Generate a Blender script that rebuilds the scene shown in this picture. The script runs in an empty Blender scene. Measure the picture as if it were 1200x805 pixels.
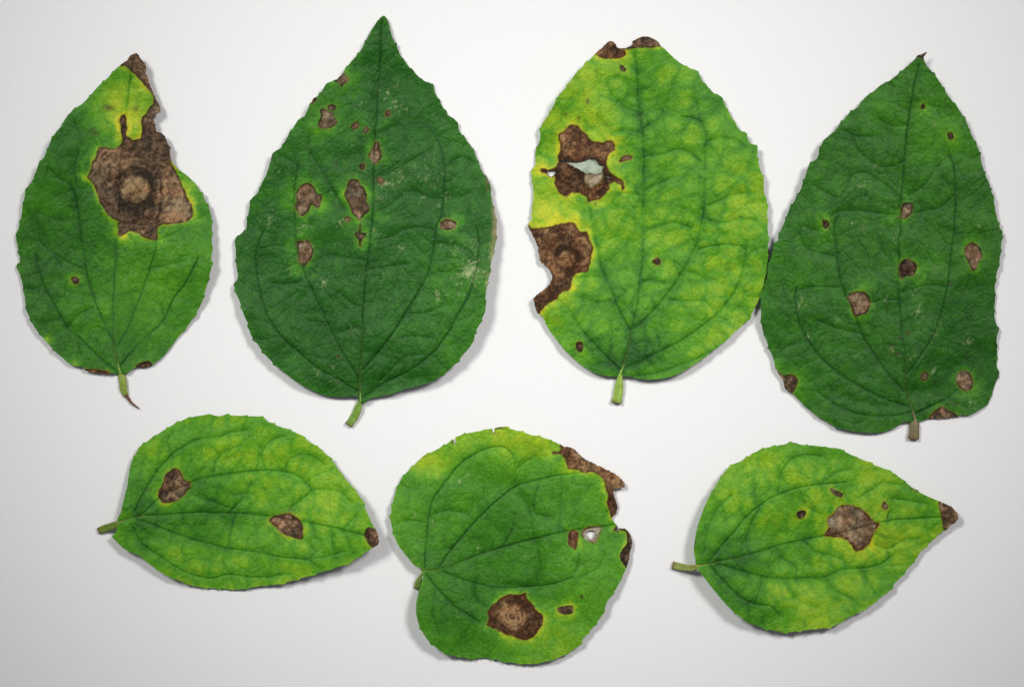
import bpy, math, random
import numpy as np
from mathutils import Vector

# ------------------------------------------------------------------ camera, world, lamps, exposure
S = 0.00025                       # one photo pixel is a quarter of a millimetre on the sheet
CAM_H = 0.90
scene = bpy.context.scene
col = scene.collection

cam_d = bpy.data.cameras.new('camera')
cam_d.sensor_fit = 'HORIZONTAL'
cam_d.sensor_width = 36.0
cam_d.lens = 36.0 * CAM_H / (1200 * S)
cam_d.clip_start = 0.01
cam_d.clip_end = 20
cam = bpy.data.objects.new('camera', cam_d)
cam.location = (0, 0, CAM_H)
col.objects.link(cam)
scene.camera = cam

world = bpy.data.worlds.new('World')
scene.world = world
world.use_nodes = True
wb = world.node_tree.nodes['Background']
wb.inputs[0].default_value = (0.90, 0.86, 1.0, 1)
wb.inputs[1].default_value = 0.135

def spot(name, loc, aim, power, color, half=0.185, blend=1.0, radius=0.20):
    ld = bpy.data.lights.new(name, 'SPOT')
    ld.energy = power
    ld.color = color
    ld.spot_size = 2 * half
    ld.spot_blend = blend
    ld.shadow_soft_size = radius
    o = bpy.data.objects.new(name, ld)
    o.location = loc
    d = Vector(aim) - Vector(loc)
    o.rotation_euler = d.to_track_quat('-Z', 'Y').to_euler()
    col.objects.link(o)
    return o
spot('copy_stand_lamp', (-0.48, 0.459, 0.85), (-0.012, 0.037, 0), 65.0, (0.985, 1.0, 0.945))
spot('copy_stand_lamp', (0.48, 0.459, 0.85), (0.026, 0.037, 0), 63.0, (1.0, 0.968, 0.95))

scene.view_settings.view_transform = 'Standard'
scene.view_settings.look = 'None'
scene.view_settings.gamma = 1.0
scene.view_settings.exposure = 0.0
scene.view_settings.use_curve_mapping = False
scene.cycles.use_denoising = True
scene.cycles.max_bounces = 6

# ------------------------------------------------------------------ numeric helpers
def lin(c):
    c = np.asarray(c, float) / 255.0
    return np.where(c <= 0.04045, c / 12.92, ((c + 0.055) / 1.055) ** 2.4)

def hash2(ix, iy, seed):
    h = (ix.astype(np.int64) * 374761393 + iy.astype(np.int64) * 668265263 + seed * 974634777) & 0xFFFFFFFF
    h = ((h ^ (h >> 13)) * 1274126177) & 0xFFFFFFFF
    h = ((h ^ (h >> 16)) * 2246822519) & 0xFFFFFFFF
    return ((h ^ (h >> 15)) & 0xFFFFFF) / float(0xFFFFFF)

def vnoise(x, y, scale, seed):
    x = x / scale; y = y / scale
    ix = np.floor(x); iy = np.floor(y)
    fx = x - ix; fy = y - iy
    fx = fx * fx * (3 - 2 * fx); fy = fy * fy * (3 - 2 * fy)
    a = hash2(ix, iy, seed); b = hash2(ix + 1, iy, seed)
    c = hash2(ix, iy + 1, seed); d = hash2(ix + 1, iy + 1, seed)
    return (a * (1 - fx) + b * fx) * (1 - fy) + (c * (1 - fx) + d * fx) * fy - 0.5

def cell_net(x, y, scale, seed):
    """distance-to-border measure (second minus first nearest point) of an irregular cell pattern."""
    x = x / scale; y = y / scale
    ix = np.floor(x); iy = np.floor(y)
    f1 = np.full(x.shape, 9.0); f2 = np.full(x.shape, 9.0)
    for dj in (-1, 0, 1):
        for di in (-1, 0, 1):
            px = ix + di + hash2(ix + di, iy + dj, seed); py = iy + dj + hash2(ix + di, iy + dj, seed + 5)
            d = np.hypot(px - x, py - y)
            f2 = np.minimum(f2, np.maximum(f1, d)); f1 = np.minimum(f1, d)
    return f2 - f1

def fbm(x, y, scale, seed, octaves=4, gain=0.55):
    r = 0; amp = 1; tot = 0
    ca, sa = math.cos(0.6), math.sin(0.6)
    for k in range(octaves):
        r = r + amp * vnoise(x, y, scale, seed + 17 * k)
        tot += amp; amp *= gain; scale *= 0.5
        x, y = ca * x - sa * y + 13.7, sa * x + ca * y + 5.1
    return r / tot * 2

FRAMES = {'1A': (0, 50, 3.659), '1B': (0, 270, 3.659), '1C': (90, 120, 4.735),
          '2A': (260, 10, 3.2206), '2B': (260, 260, 3.2206), '2C': (330, 80, 6.707), '2D': (330, 190, 6.193),
          '3A': (600, 30, 3.5), '3B': (600, 250, 3.5), '3C': (610, 130, 6.707), '3D': (610, 240, 5.75),
          '4A': (880, 50, 3.353), '4B': (880, 280, 3.353),
          '5A': (100, 475, 3.3333), '6A': (440, 490, 2.684), '6C': (640, 490, 4.475), '6D': (550, 600, 4.471),
          '7A': (770, 510, 3.243), '7C': (920, 560, 5.714)}

def P(text):
    """'1A 575,48 590,52 1B ...' -> points on the sheet in photo-pixel units (x right, y down)."""
    out = []; f = None
    for w in text.split():
        if ',' not in w:
            f = FRAMES[w]
        else:
            a, b = w.split(',')
            out.append((f[0] + float(a) / f[2], f[1] + float(b) / f[2]))
    return np.array(out)

def catmull(p, closed, step):
    p = np.asarray(p, float); n = len(p); out = []
    for i in range(n if closed else n - 1):
        if closed:
            a, b, c, d = p[i - 1], p[i], p[(i + 1) % n], p[(i + 2) % n]
        else:
            a, b, c, d = p[max(i - 1, 0)], p[i], p[i + 1], p[min(i + 2, n - 1)]
        L = np.hypot(*(c - b)); m = max(1, int(round(L / step)))
        t = (np.arange(m) / m)[:, None]
        m1 = (c - a) * 0.42; m2 = (d - b) * 0.42
        l1 = np.hypot(*m1); l2 = np.hypot(*m2)
        if l1 > L: m1 = m1 * L / l1
        if l2 > L: m2 = m2 * L / l2
        out.append((2*t**3-3*t**2+1)*b + (t**3-2*t**2+t)*m1 + (-2*t**3+3*t**2)*c + (t**3-t**2)*m2)
    if not closed: out.append(p[-1:])
    return np.concatenate(out)

def inside(poly, xs, ys):
    """even-odd fill of a closed polygon sampled at the raster xs x ys."""
    res = np.zeros((len(ys), len(xs)), bool)
    x0, y0 = poly[:, 0], poly[:, 1]; x1, y1 = np.roll(x0, -1), np.roll(y0, -1)
    for j, y in enumerate(ys):
        m = (y0 <= y) != (y1 <= y)
        if not m.any(): continue
        c = np.sort(x0[m] + (y - y0[m]) / (y1[m] - y0[m]) * (x1[m] - x0[m]))
        res[j] = (np.searchsorted(c, xs) % 2) == 1
    return res

def dist_field(polyline, closed, gx, gy, R, shape, ids=None):
    """distance to a polyline, only within R of it (R elsewhere)."""
    D = np.full(shape, float(R))
    n = len(polyline)
    for i in range(n if closed else n - 1):
        a = polyline[i]; b = polyline[(i + 1) % n]
        i0 = max(int(min(a[0], b[0]) - R - gx[0]), 0); i1 = min(int(max(a[0], b[0]) + R - gx[0]) + 2, len(gx))
        j0 = max(int(min(a[1], b[1]) - R - gy[0]), 0); j1 = min(int(max(a[1], b[1]) + R - gy[0]) + 2, len(gy))
        if i0 >= i1 or j0 >= j1: continue
        X = gx[None, i0:i1]; Y = gy[j0:j1, None]
        d = b - a; L2 = max(d @ d, 1e-9)
        t = np.clip(((X - a[0]) * d[0] + (Y - a[1]) * d[1]) / L2, 0, 1)
        q = np.hypot(X - a[0] - t * d[0], Y - a[1] - t * d[1])
        w = D[j0:j1, i0:i1]
        np.minimum(w, q, out=w)
    return D

def to_world(px, py, hpx):
    """a point seen at sheet pixel (px,py), standing hpx pixels above the sheet."""
    z = hpx * S
    k = (CAM_H - z) / CAM_H
    return (px - 600) * S * k, (402.5 - py) * S * k, z

# ------------------------------------------------------------------ materials
def new_mat(name):
    m = bpy.data.materials.new(name); m.use_nodes = True
    nt = m.node_tree; nt.nodes.clear()
    return m, nt, nt.nodes.new

def tissue_material(name, rough, spec, grain, grain_scale, bump_h, translucent, cell):
    m, nt, N = new_mat(name)
    L = nt.links.new
    out = N('ShaderNodeOutputMaterial'); pr = N('ShaderNodeBsdfPrincipled')
    att = N('ShaderNodeAttribute'); att.attribute_name = 'pigment'
    geo = N('ShaderNodeNewGeometry')
    n1 = N('ShaderNodeTexNoise'); n1.inputs['Scale'].default_value = grain_scale
    n1.inputs['Detail'].default_value = 4; n1.inputs['Roughness'].default_value = 0.65
    L(geo.outputs['Position'], n1.inputs['Vector'])
    mr = N('ShaderNodeMapRange')
    mr.inputs['From Min'].default_value = 0.25; mr.inputs['From Max'].default_value = 0.75
    mr.inputs['To Min'].default_value = 1 - grain; mr.inputs['To Max'].default_value = 1 + grain
    L(n1.outputs['Fac'], mr.inputs['Value'])
    mul = N('ShaderNodeVectorMath'); mul.operation = 'SCALE'
    L(att.outputs['Color'], mul.inputs[0]); L(mr.outputs['Result'], mul.inputs['Scale'])
    L(mul.outputs['Vector'], pr.inputs['Base Color'])
    vo = N('ShaderNodeTexVoronoi'); vo.feature = 'DISTANCE_TO_EDGE'
    vo.inputs['Scale'].default_value = cell
    L(geo.outputs['Position'], vo.inputs['Vector'])
    v2 = N('ShaderNodeMath'); v2.operation = 'MINIMUM'; v2.inputs[1].default_value = 0.22
    L(vo.outputs['Distance'], v2.inputs[0])
    ad = N('ShaderNodeMath'); ad.operation = 'MULTIPLY_ADD'; ad.inputs[1].default_value = 1.7
    nh = N('ShaderNodeMath'); nh.operation = 'MULTIPLY'; nh.inputs[1].default_value = 0.6
    L(n1.outputs['Fac'], nh.inputs[0])
    L(v2.outputs[0], ad.inputs[0]); L(nh.outputs[0], ad.inputs[2])
    bp = N('ShaderNodeBump'); bp.inputs['Strength'].default_value = 1.0
    bp.inputs['Distance'].default_value = bump_h
    L(ad.outputs[0], bp.inputs['Height'])
    L(bp.outputs['Normal'], pr.inputs['Normal'])
    rr = N('ShaderNodeMapRange'); rr.inputs['To Min'].default_value = rough - 0.08; rr.inputs['To Max'].default_value = rough + 0.1
    L(n1.outputs['Fac'], rr.inputs['Value']); L(rr.outputs['Result'], pr.inputs['Roughness'])
    pr.inputs['Specular IOR Level'].default_value = spec
    if translucent > 0:
        tr = N('ShaderNodeBsdfTranslucent'); L(mul.outputs['Vector'], tr.inputs['Color'])
        mx = N('ShaderNodeMixShader'); mx.inputs[0].default_value = translucent
        L(pr.outputs[0], mx.inputs[1]); L(tr.outputs[0], mx.inputs[2]); L(mx.outputs[0], out.inputs['Surface'])
    else:
        L(pr.outputs[0], out.inputs['Surface'])
    return m

MAT = {
    'blade': tissue_material('leaf_tissue', 0.45, 0.20, 0.08, 2100, 0.00011, 0.10, 950),
    'lesion': tissue_material('dead_leaf_tissue', 0.75, 0.15, 0.22, 2600, 0.00020, 0.06, 1300),
    'petiole': tissue_material('petiole_tissue', 0.45, 0.35, 0.18, 1800, 0.00010, 0.0, 1500),
}

def paper_material():
    m, nt, N = new_mat('white_paper')
    L = nt.links.new
    out = N('ShaderNodeOutputMaterial'); pr = N('ShaderNodeBsdfPrincipled')
    geo = N('ShaderNodeNewGeometry')
    n = N('ShaderNodeTexNoise'); n.inputs['Scale'].default_value = 900; n.inputs['Detail'].default_value = 5
    L(geo.outputs['Position'], n.inputs['Vector'])
    cr = N('ShaderNodeValToRGB')
    cr.color_ramp.elements[0].position = 0.3; cr.color_ramp.elements[0].color = (0.795, 0.794, 0.797, 1)
    cr.color_ramp.elements[1].position = 0.7; cr.color_ramp.elements[1].color = (0.822, 0.821, 0.824, 1)
    L(n.outputs['Fac'], cr.inputs['Fac']); L(cr.outputs['Color'], pr.inputs['Base Color'])
    bp = N('ShaderNodeBump'); bp.inputs['Strength'].default_value = 0.25; bp.inputs['Distance'].default_value = 0.00008
    L(n.outputs['Fac'], bp.inputs['Height']); L(bp.outputs['Normal'], pr.inputs['Normal'])
    pr.inputs['Roughness'].default_value = 0.75
    pr.inputs['Specular IOR Level'].default_value = 0.2
    L(pr.outputs[0], out.inputs['Surface'])
    return m

# ------------------------------------------------------------------ the sheet
me = bpy.data.meshes.new('backdrop')
hw, hh = 0.60, 0.50
me.from_pydata([(-hw, -hh, 0), (hw, -hh, 0), (hw, hh, 0), (-hw, hh, 0)], [], [(0, 1, 2, 3)])
me.materials.append(paper_material())
sheet = bpy.data.objects.new('backdrop', me)
sheet['kind'] = 'structure'
col.objects.link(sheet)

# ------------------------------------------------------------------ leaf data, read off the photograph
RAMP_T = [0.0, 0.2, 0.4, 0.6, 0.8, 1.0]
RAMP_C = lin([(20, 70, 14), (39, 96, 25), (64, 129, 28), (91, 156, 31), (142, 183, 36), (203, 205, 42)])

LESION_TONES = {           # (dark, mid, light, rim)
    'brown': lin([(52, 42, 31), (112, 88, 66), (176, 144, 108), (62, 40, 24)]),
    'grey': lin([(78, 62, 46), (124, 102, 78), (174, 150, 120), (44, 30, 20)]),
    'red': lin([(54, 36, 22), (112, 80, 54), (174, 136, 94), (80, 42, 20)]),
    'dark': lin([(40, 29, 20), (82, 63, 47), (144, 118, 92), (38, 25, 16)]),
    'tan': lin([(88, 72, 54), (136, 114, 88), (188, 164, 130), (78, 42, 20)]),
    'skin': lin([(126, 114, 92), (164, 152, 128), (194, 184, 160), (96, 66, 44)]),
}

LEAVES = []

LEAVES.append(dict(
  label='green leaf with the largest brown ringed blotch and a torn brown upper right edge',
  seed=11, mottle=0.06, c0=0.285, tint=(1.0, 1.0, 1.0), gain=1.0,
  outline=P('1A 575,48 590,52 605,70 617,85 627,110 628,135 640,165 643,190 655,210 665,240 680,262 687,297 672,310 655,328 662,350 668,362 672,378 690,388 705,398 712,420 722,440 735,450 728,475 735,500 745,520 765,545 800,570 830,600 860,640 885,690 905,738 908,790 '
            '1B 909,20 908,60 910,85 906,120 909,142 902,175 893,215 880,260 865,310 845,345 815,395 780,440 755,470 735,498 700,540 670,565 650,580 620,590 598,588 580,588 555,605 545,612 520,616 500,615 480,612 465,618 440,608 400,608 365,600 355,585 320,580 290,565 240,520 205,485 180,455 150,420 125,370 112,335 103,270 90,200 72,160 85,130 78,80 70,40 72,10 '
            '1A 82,790 95,720 105,660 115,625 140,590 160,540 172,512 190,490 215,430 240,385 265,360 285,320 320,285 355,260 385,230 420,190 470,145 510,100 540,80 555,60'),
  holes=[],
  midrib=P('1B 518,614 503,560 490,480 488,400 488,250 497,120 503,20 1A 510,740 516,560 528,400 545,270 560,150 572,90'),
  veins=[P('1B 495,500 440,380 400,280 370,180 355,80 345,0 1A 325,670 300,610'),
         P('1B 505,495 560,390 610,260 645,160 670,60 677,-20 1A 690,700 690,560'),
         P('1B 508,612 440,555 360,480 290,420 240,330 195,250 170,180 150,100'),
         P('1B 515,580 600,480 700,390 740,300 800,220 850,120')],
  minor=[P('1B 355,165 280,130 220,90 170,40 1A 160,740'), P('1A 330,680 300,610 250,580 215,545'), P('1B 680,40 740,15 800,-20'),
         P('1A 330,620 320,540 340,470'), P('1B 400,280 330,270 270,250'), P('1B 700,390 690,330 640,280'), P('1B 290,420 330,370 400,330'),
         P('1B 645,160 720,150 790,130'), P('1A 300,300 330,370 350,440')],
  lesions=[
    dict(poly=P('1A 560,20 515,97 545,103 562,128 585,142 605,165 622,190 642,212 660,235 655,262 640,280 625,305 610,318 605,345 608,375 600,408 570,415 545,405 540,385 545,350 540,320 530,310 515,318 510,340 517,365 520,400 523,430 505,447 490,457 455,452 425,450 415,470 410,490 395,515 385,550 375,578 390,595 405,620 420,655 430,690 450,725 480,755 1C 230,660 233,740 290,720 330,725 380,755 440,765 452,690 520,675 600,665 635,640 645,600 630,560 600,500 570,420 540,360 522,330 600,250 540,100 500,-60 1A 740,260 680,60'),
         tone='brown', halo=0.55, hw=4.5, ring=P('1C 322,480')[0], rr=(15.5, 24), label='large brown ringed blotch running up the torn edge to the tip'),
    dict(poly=P('1B 580,582 605,565 640,560 652,575 640,600 600,600'), tone='dark', halo=.25, hw=3),
    dict(poly=P('1B 305,205 325,198 340,212 335,228 318,232'), tone='dark', halo=.3, hw=5),
    dict(poly=P('1B 362,598 400,594 440,600 468,606 468,630 430,620 380,615'), tone='red', halo=.25, hw=3)],
  smudges=[(P('1A 465,280')[0], 6, 4, .75), (P('1A 405,385')[0], 4.5, 5, .6), (P('1A 583,280')[0], 3, 4, .6), (P('1B 105,200')[0], 2, 2, .5), (P('1A 575,190')[0], 1.5, 1.5, .5)],
  tone=[(P('1A 560,200')[0], 22, .42), (P('1A 480,330')[0], 24, .22), (P('1A 590,360')[0], 14, .42), (P('1A 450,240')[0], 22, .2), (P('1A 820,620')[0], 20, .18), (P('1B 740,120')[0], 60, .20), (P('1B 620,300')[0], 45, .13), (P('1A 150,700')[0], 40, .05), (P('1B 300,330')[0], 25, .10), (P('1B 420,420')[0], 30, .06), (P('1B 200,350')[0], 30, -.06), (P('1B 205,465')[0], 4, .5), (P('1B 320,575')[0], 5, .3)],
  vein_green=0.06, noise_c=0.10, scars=[],
  bumps=[((235, 300), 45, 17), ((40, 180), 60, 24), ((150, 70), 40, 14), ((205, 150), 30, 12), ((60, 400), 45, 6), ((135, 330), 60, -3)],
  creases=[(P('1B 300,420 320,480 325,540'), 6, 2.6)],
  rest=4.2,
  petiole=(P('1B 512,600 525,640 530,680 540,710'), [8.5, 9.5, 9.0, 6.0], (140, 164, 66), P('1B 540,705 560,735 580,752 598,764')),
))

LEAVES.append(dict(
  label='tall dark green leaf with a long narrow point and many small brown spots',
  seed=23, mottle=0.04, c0=0.185, specks=0.012, tint=(0.97, 0.99, 0.98), gain=1.0,
  outline=P('2A 610,28 622,38 632,65 640,100 655,135 675,180 700,215 725,240 755,270 790,285 805,320 825,360 850,400 880,420 895,460 920,495 940,520 958,555 970,590 985,620 1003,645 1013,668 1015,700 1022,735 1030,770 1036,800 '
            '2B 1037,20 1035,60 1027,110 1017,150 1010,200 1000,240 995,290 995,330 980,370 955,420 950,450 920,490 890,525 862,555 830,580 790,605 740,620 690,632 640,650 590,660 560,668 535,685 520,680 510,658 440,660 390,655 340,635 300,615 250,580 200,540 150,485 135,462 110,428 100,390 85,355 70,310 55,270 45,235 62,215 55,170 52,110 52,60 75,45 90,30 95,0 '
            '2A 98,790 105,745 115,715 140,690 150,660 170,625 180,590 195,545 225,525 250,480 270,450 285,425 310,410 325,380 335,360 347,340 370,325 395,285 430,270 460,240 485,205 505,185 530,150 550,110 570,75 590,45'),
  holes=[],
  midrib=P('2B 522,676 522,570 530,450 535,330 545,200 555,120 565,20 2A 572,780 575,600 578,500 590,350 598,200 600,100 607,50'),
  veins=[P('2B 520,590 470,520 430,445 380,345 330,230 300,160 280,90 2A 275,780 275,680 290,590'),
         P('2B 530,560 600,480 660,400 720,300 775,200 800,90 810,20 2A 830,780 840,650 835,560 810,490 770,440 715,430'),
         P('2B 515,640 440,595 370,560 300,500 230,440 180,370 150,290 135,200 130,120 155,40'),
         P('2B 530,660 620,605 710,560 800,490 860,410 890,350 930,280 960,180 970,80 960,20')],
  minor=[P('2B 575,70 640,55 690,30 750,20 800,30'), P('2B 785,195 850,190 920,180 950,130 900,90 810,80'), P('2B 550,145 480,135 400,125'), P('2B 530,320 490,310 450,270'),
         P('2B 540,405 500,400 440,420'), P('2B 690,345 760,345 830,320'), P('2B 300,225 240,235 180,230'), P('2B 330,375 400,380'), P('2B 660,440 720,430 800,440'), P('2B 600,600 690,510 760,500'),
         P('2A 575,770 620,750 680,705 720,690 790,715 840,720'), P('2A 580,640 650,610 720,570 800,520'), P('2A 590,360 560,325 520,310 460,330'), P('2A 460,760 420,690 370,600 330,540 330,470'),
         P('2A 840,600 900,560 950,580'), P('2A 845,720 900,710 950,690'), P('2A 290,600 250,570 220,560'), P('2A 580,480 640,450 690,440'), P('2B 290,110 220,90 150,100'), P('2B 550,180 620,170 700,160')],
  lesions=[
    dict(poly=P('2C 415,100 455,70 485,30 505,65 525,85 520,110 490,125 475,150 455,125'), tone='grey', halo=.35, hw=6, label='small brown edge spot'),
    dict(poly=P('2C 235,235 275,232 268,258 240,285'), tone='dark', halo=.2, hw=3),
    dict(poly=P('2C 300,330 330,320 360,330 375,345 410,350 410,390 430,395 432,430 410,460 370,475 330,478 290,465 285,440 300,400 310,370'), tone='grey', halo=.42, hw=8),
    dict(poly=P('2C 365,300 395,285 425,300 420,325 395,340 370,325'), tone='grey', halo=.2, hw=5),
    dict(poly=P('2C 545,460 570,430 600,428 610,455 590,480 560,485'), tone='grey', halo=.22, hw=6),
    dict(poly=P('2C 640,490 660,465 685,475 688,500 665,515 645,510'), tone='grey', halo=.2, hw=5),
    dict(poly=P('2C 815,350 840,330 858,345 850,375 825,385'), tone='dark', halo=.22, hw=5),
    dict(poly=P('2C 720,620 740,580 765,590 775,640 785,695 760,735 735,755 710,725 685,690 700,650'), tone='grey', halo=.4, hw=7),
    dict(poly=P('2C 610,770 630,750 655,765 645,795 615,795'), tone='dark', halo=.2, hw=5),
    dict(poly=P('2D 150,160 185,150 220,165 245,205 265,235 295,240 290,290 265,330 245,325 225,310 205,330 195,365 150,395 120,370 100,330 110,290 105,240 115,205'), tone='grey', halo=.5, hw=8, label='greyish brown notched spot left of centre'),
    dict(poly=P('2D 490,140 520,125 550,135 575,170 605,200 620,240 615,290 635,315 625,370 590,400 560,425 535,400 510,375 500,330 480,280 455,235 470,190'), tone='grey', halo=.5, hw=7, label='largest greyish brown spot beside the midrib'),
    dict(poly=P('2D 455,410 475,395 500,405 490,430 465,430'), tone='grey', halo=.15, hw=3),
    dict(poly=P('2D 530,515 556,512 566,450 574,450 576,510 620,515 600,545 580,570 575,615 565,600 560,565 540,545'), tone='dark', halo=.4, hw=6),
    dict(poly=P('2D 110,580 150,575 195,572 215,600 228,650 215,700 165,755 130,720 120,660'), tone='grey', halo=.5, hw=8),
    dict(poly=P('2D 690,125 720,110 740,140 730,160 705,150'), tone='grey', halo=.1, hw=3),
    dict(poly=P('2B 825,5 850,-10 885,0 880,25 855,30 828,25'), tone='grey', halo=.4, hw=6)],
  smudges=[(P('2C 428,740')[0], 1.6, 2, .8), (P('2C 432,765')[0], 1.5, 1.5, .8), (P('2B 440,510')[0], 2.5, 2.2, .8), (P('2D 525,95')[0], 2.5, 1.6, .6), (P('2D 695,275')[0], 3, 3, .25), ((580, 243), 3.2, 15, .9, (142, 128, 92)), ((581, 268), 3.2, 15, .95, (152, 138, 100)), ((577, 296), 3.0, 18, .75, (142, 146, 92)), ((571, 332), 2.4, 14, .6, (128, 140, 84)), ((571, 215), 2, 10, .5, (120, 92, 66))],
  tone=[(P('2C 350,420')[0], 22, 0.060), (P('2D 190,300')[0], 30, 0.060), (P('2D 560,300')[0], 26, 0.060), (P('2A 300,480')[0], 30, 0.072), (P('2A 460,280')[0], 18, 0.072), (P('2B 840,400')[0], 50, 0.072), (P('2B 900,300')[0], 40, 0.060), (P('2B 100,300')[0], 35, 0.030), (P('2A 850,480')[0], 30, 0.048), (P('2B 900,180')[0], 26, 0.048), (P('2B 270,540')[0], 10, 0.072), (P('2B 850,490')[0], 10, 0.096), (P('2A 900,680')[0], 14, 0.072)],
  vein_green=0.03, noise_c=0.05, edge_c=0.07,
  scars=[(P('2A 660,290')[0], 7, 5, .7), (P('2A 628,320')[0], 5, 8, .9), (P('2A 655,370')[0], 7, 14, .8), (P('2A 698,385')[0], 3, 3, .8), (P('2A 515,365')[0], 5, 6, .6), (P('2A 490,515')[0], 3, 4, .7), (P('2A 800,545')[0], 10, 9, .6), (P('2A 680,635')[0], 15, 30, .7), (P('2A 620,660')[0], 9, 26, .9), (P('2A 590,715')[0], 4, 6, .6), (P('2A 770,640')[0], 20, 36, .6), (P('2A 760,715')[0], 5, 7, .7), (P('2A 180,790')[0], 7, 12, .6), (P('2B 175,10')[0], 6, 9, .6), (P('2A 848,715')[0], 3, 5, .8), (P('2A 215,615')[0], 6, 4, .4), (P('2A 820,745')[0], 3, 4, .8),
         (P('2B 930,195')[0], 14, 110, .95), (P('2B 950,175')[0], 10, 50, .9), (P('2B 820,270')[0], 9, 22, .7), (P('2B 385,230')[0], 6, 18, .8), (P('2B 310,15')[0], 5, 12, .8), (P('2B 680,100')[0], 9, 16, .6), (P('2B 610,195')[0], 12, 18, .5), (P('2B 575,30')[0], 6, 10, .6), (P('2B 445,5')[0], 4, 8, .8), (P('2B 880,110')[0], 10, 14, .6), (P('2B 940,80')[0], 12, 16, .6), (P('2B 1020,130')[0], 8, 22, .6), (P('2B 370,570')[0], 4, 6, .7), (P('2B 485,415')[0], 8, 6, .5), (P('2B 435,600')[0], 9, 10, .4), (P('2B 255,175')[0], 5, 7, .5), (P('2B 415,545')[0], 5, 5, .6), (P('2B 1000,230')[0], 4, 10, .5)],
  bumps=[((585, 300), 60, 22), ((285, 300), 70, 9), ((330, 140), 60, 12), ((448, 30), 40, 7), ((540, 420), 60, 14), ((360, 440), 60, 8), ((430, 250), 80, -2)],
  creases=[(P('2B 530,640 640,600 760,590'), 8, 3.5), (P('2B 530,600 620,590'), 6, 2)],
  rest=4.2,
  petiole=(P('2B 522,665 515,700 500,735 478,766'), [8.0, 9.5, 9.0, 9.5], (122, 160, 60), None),
))

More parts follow.
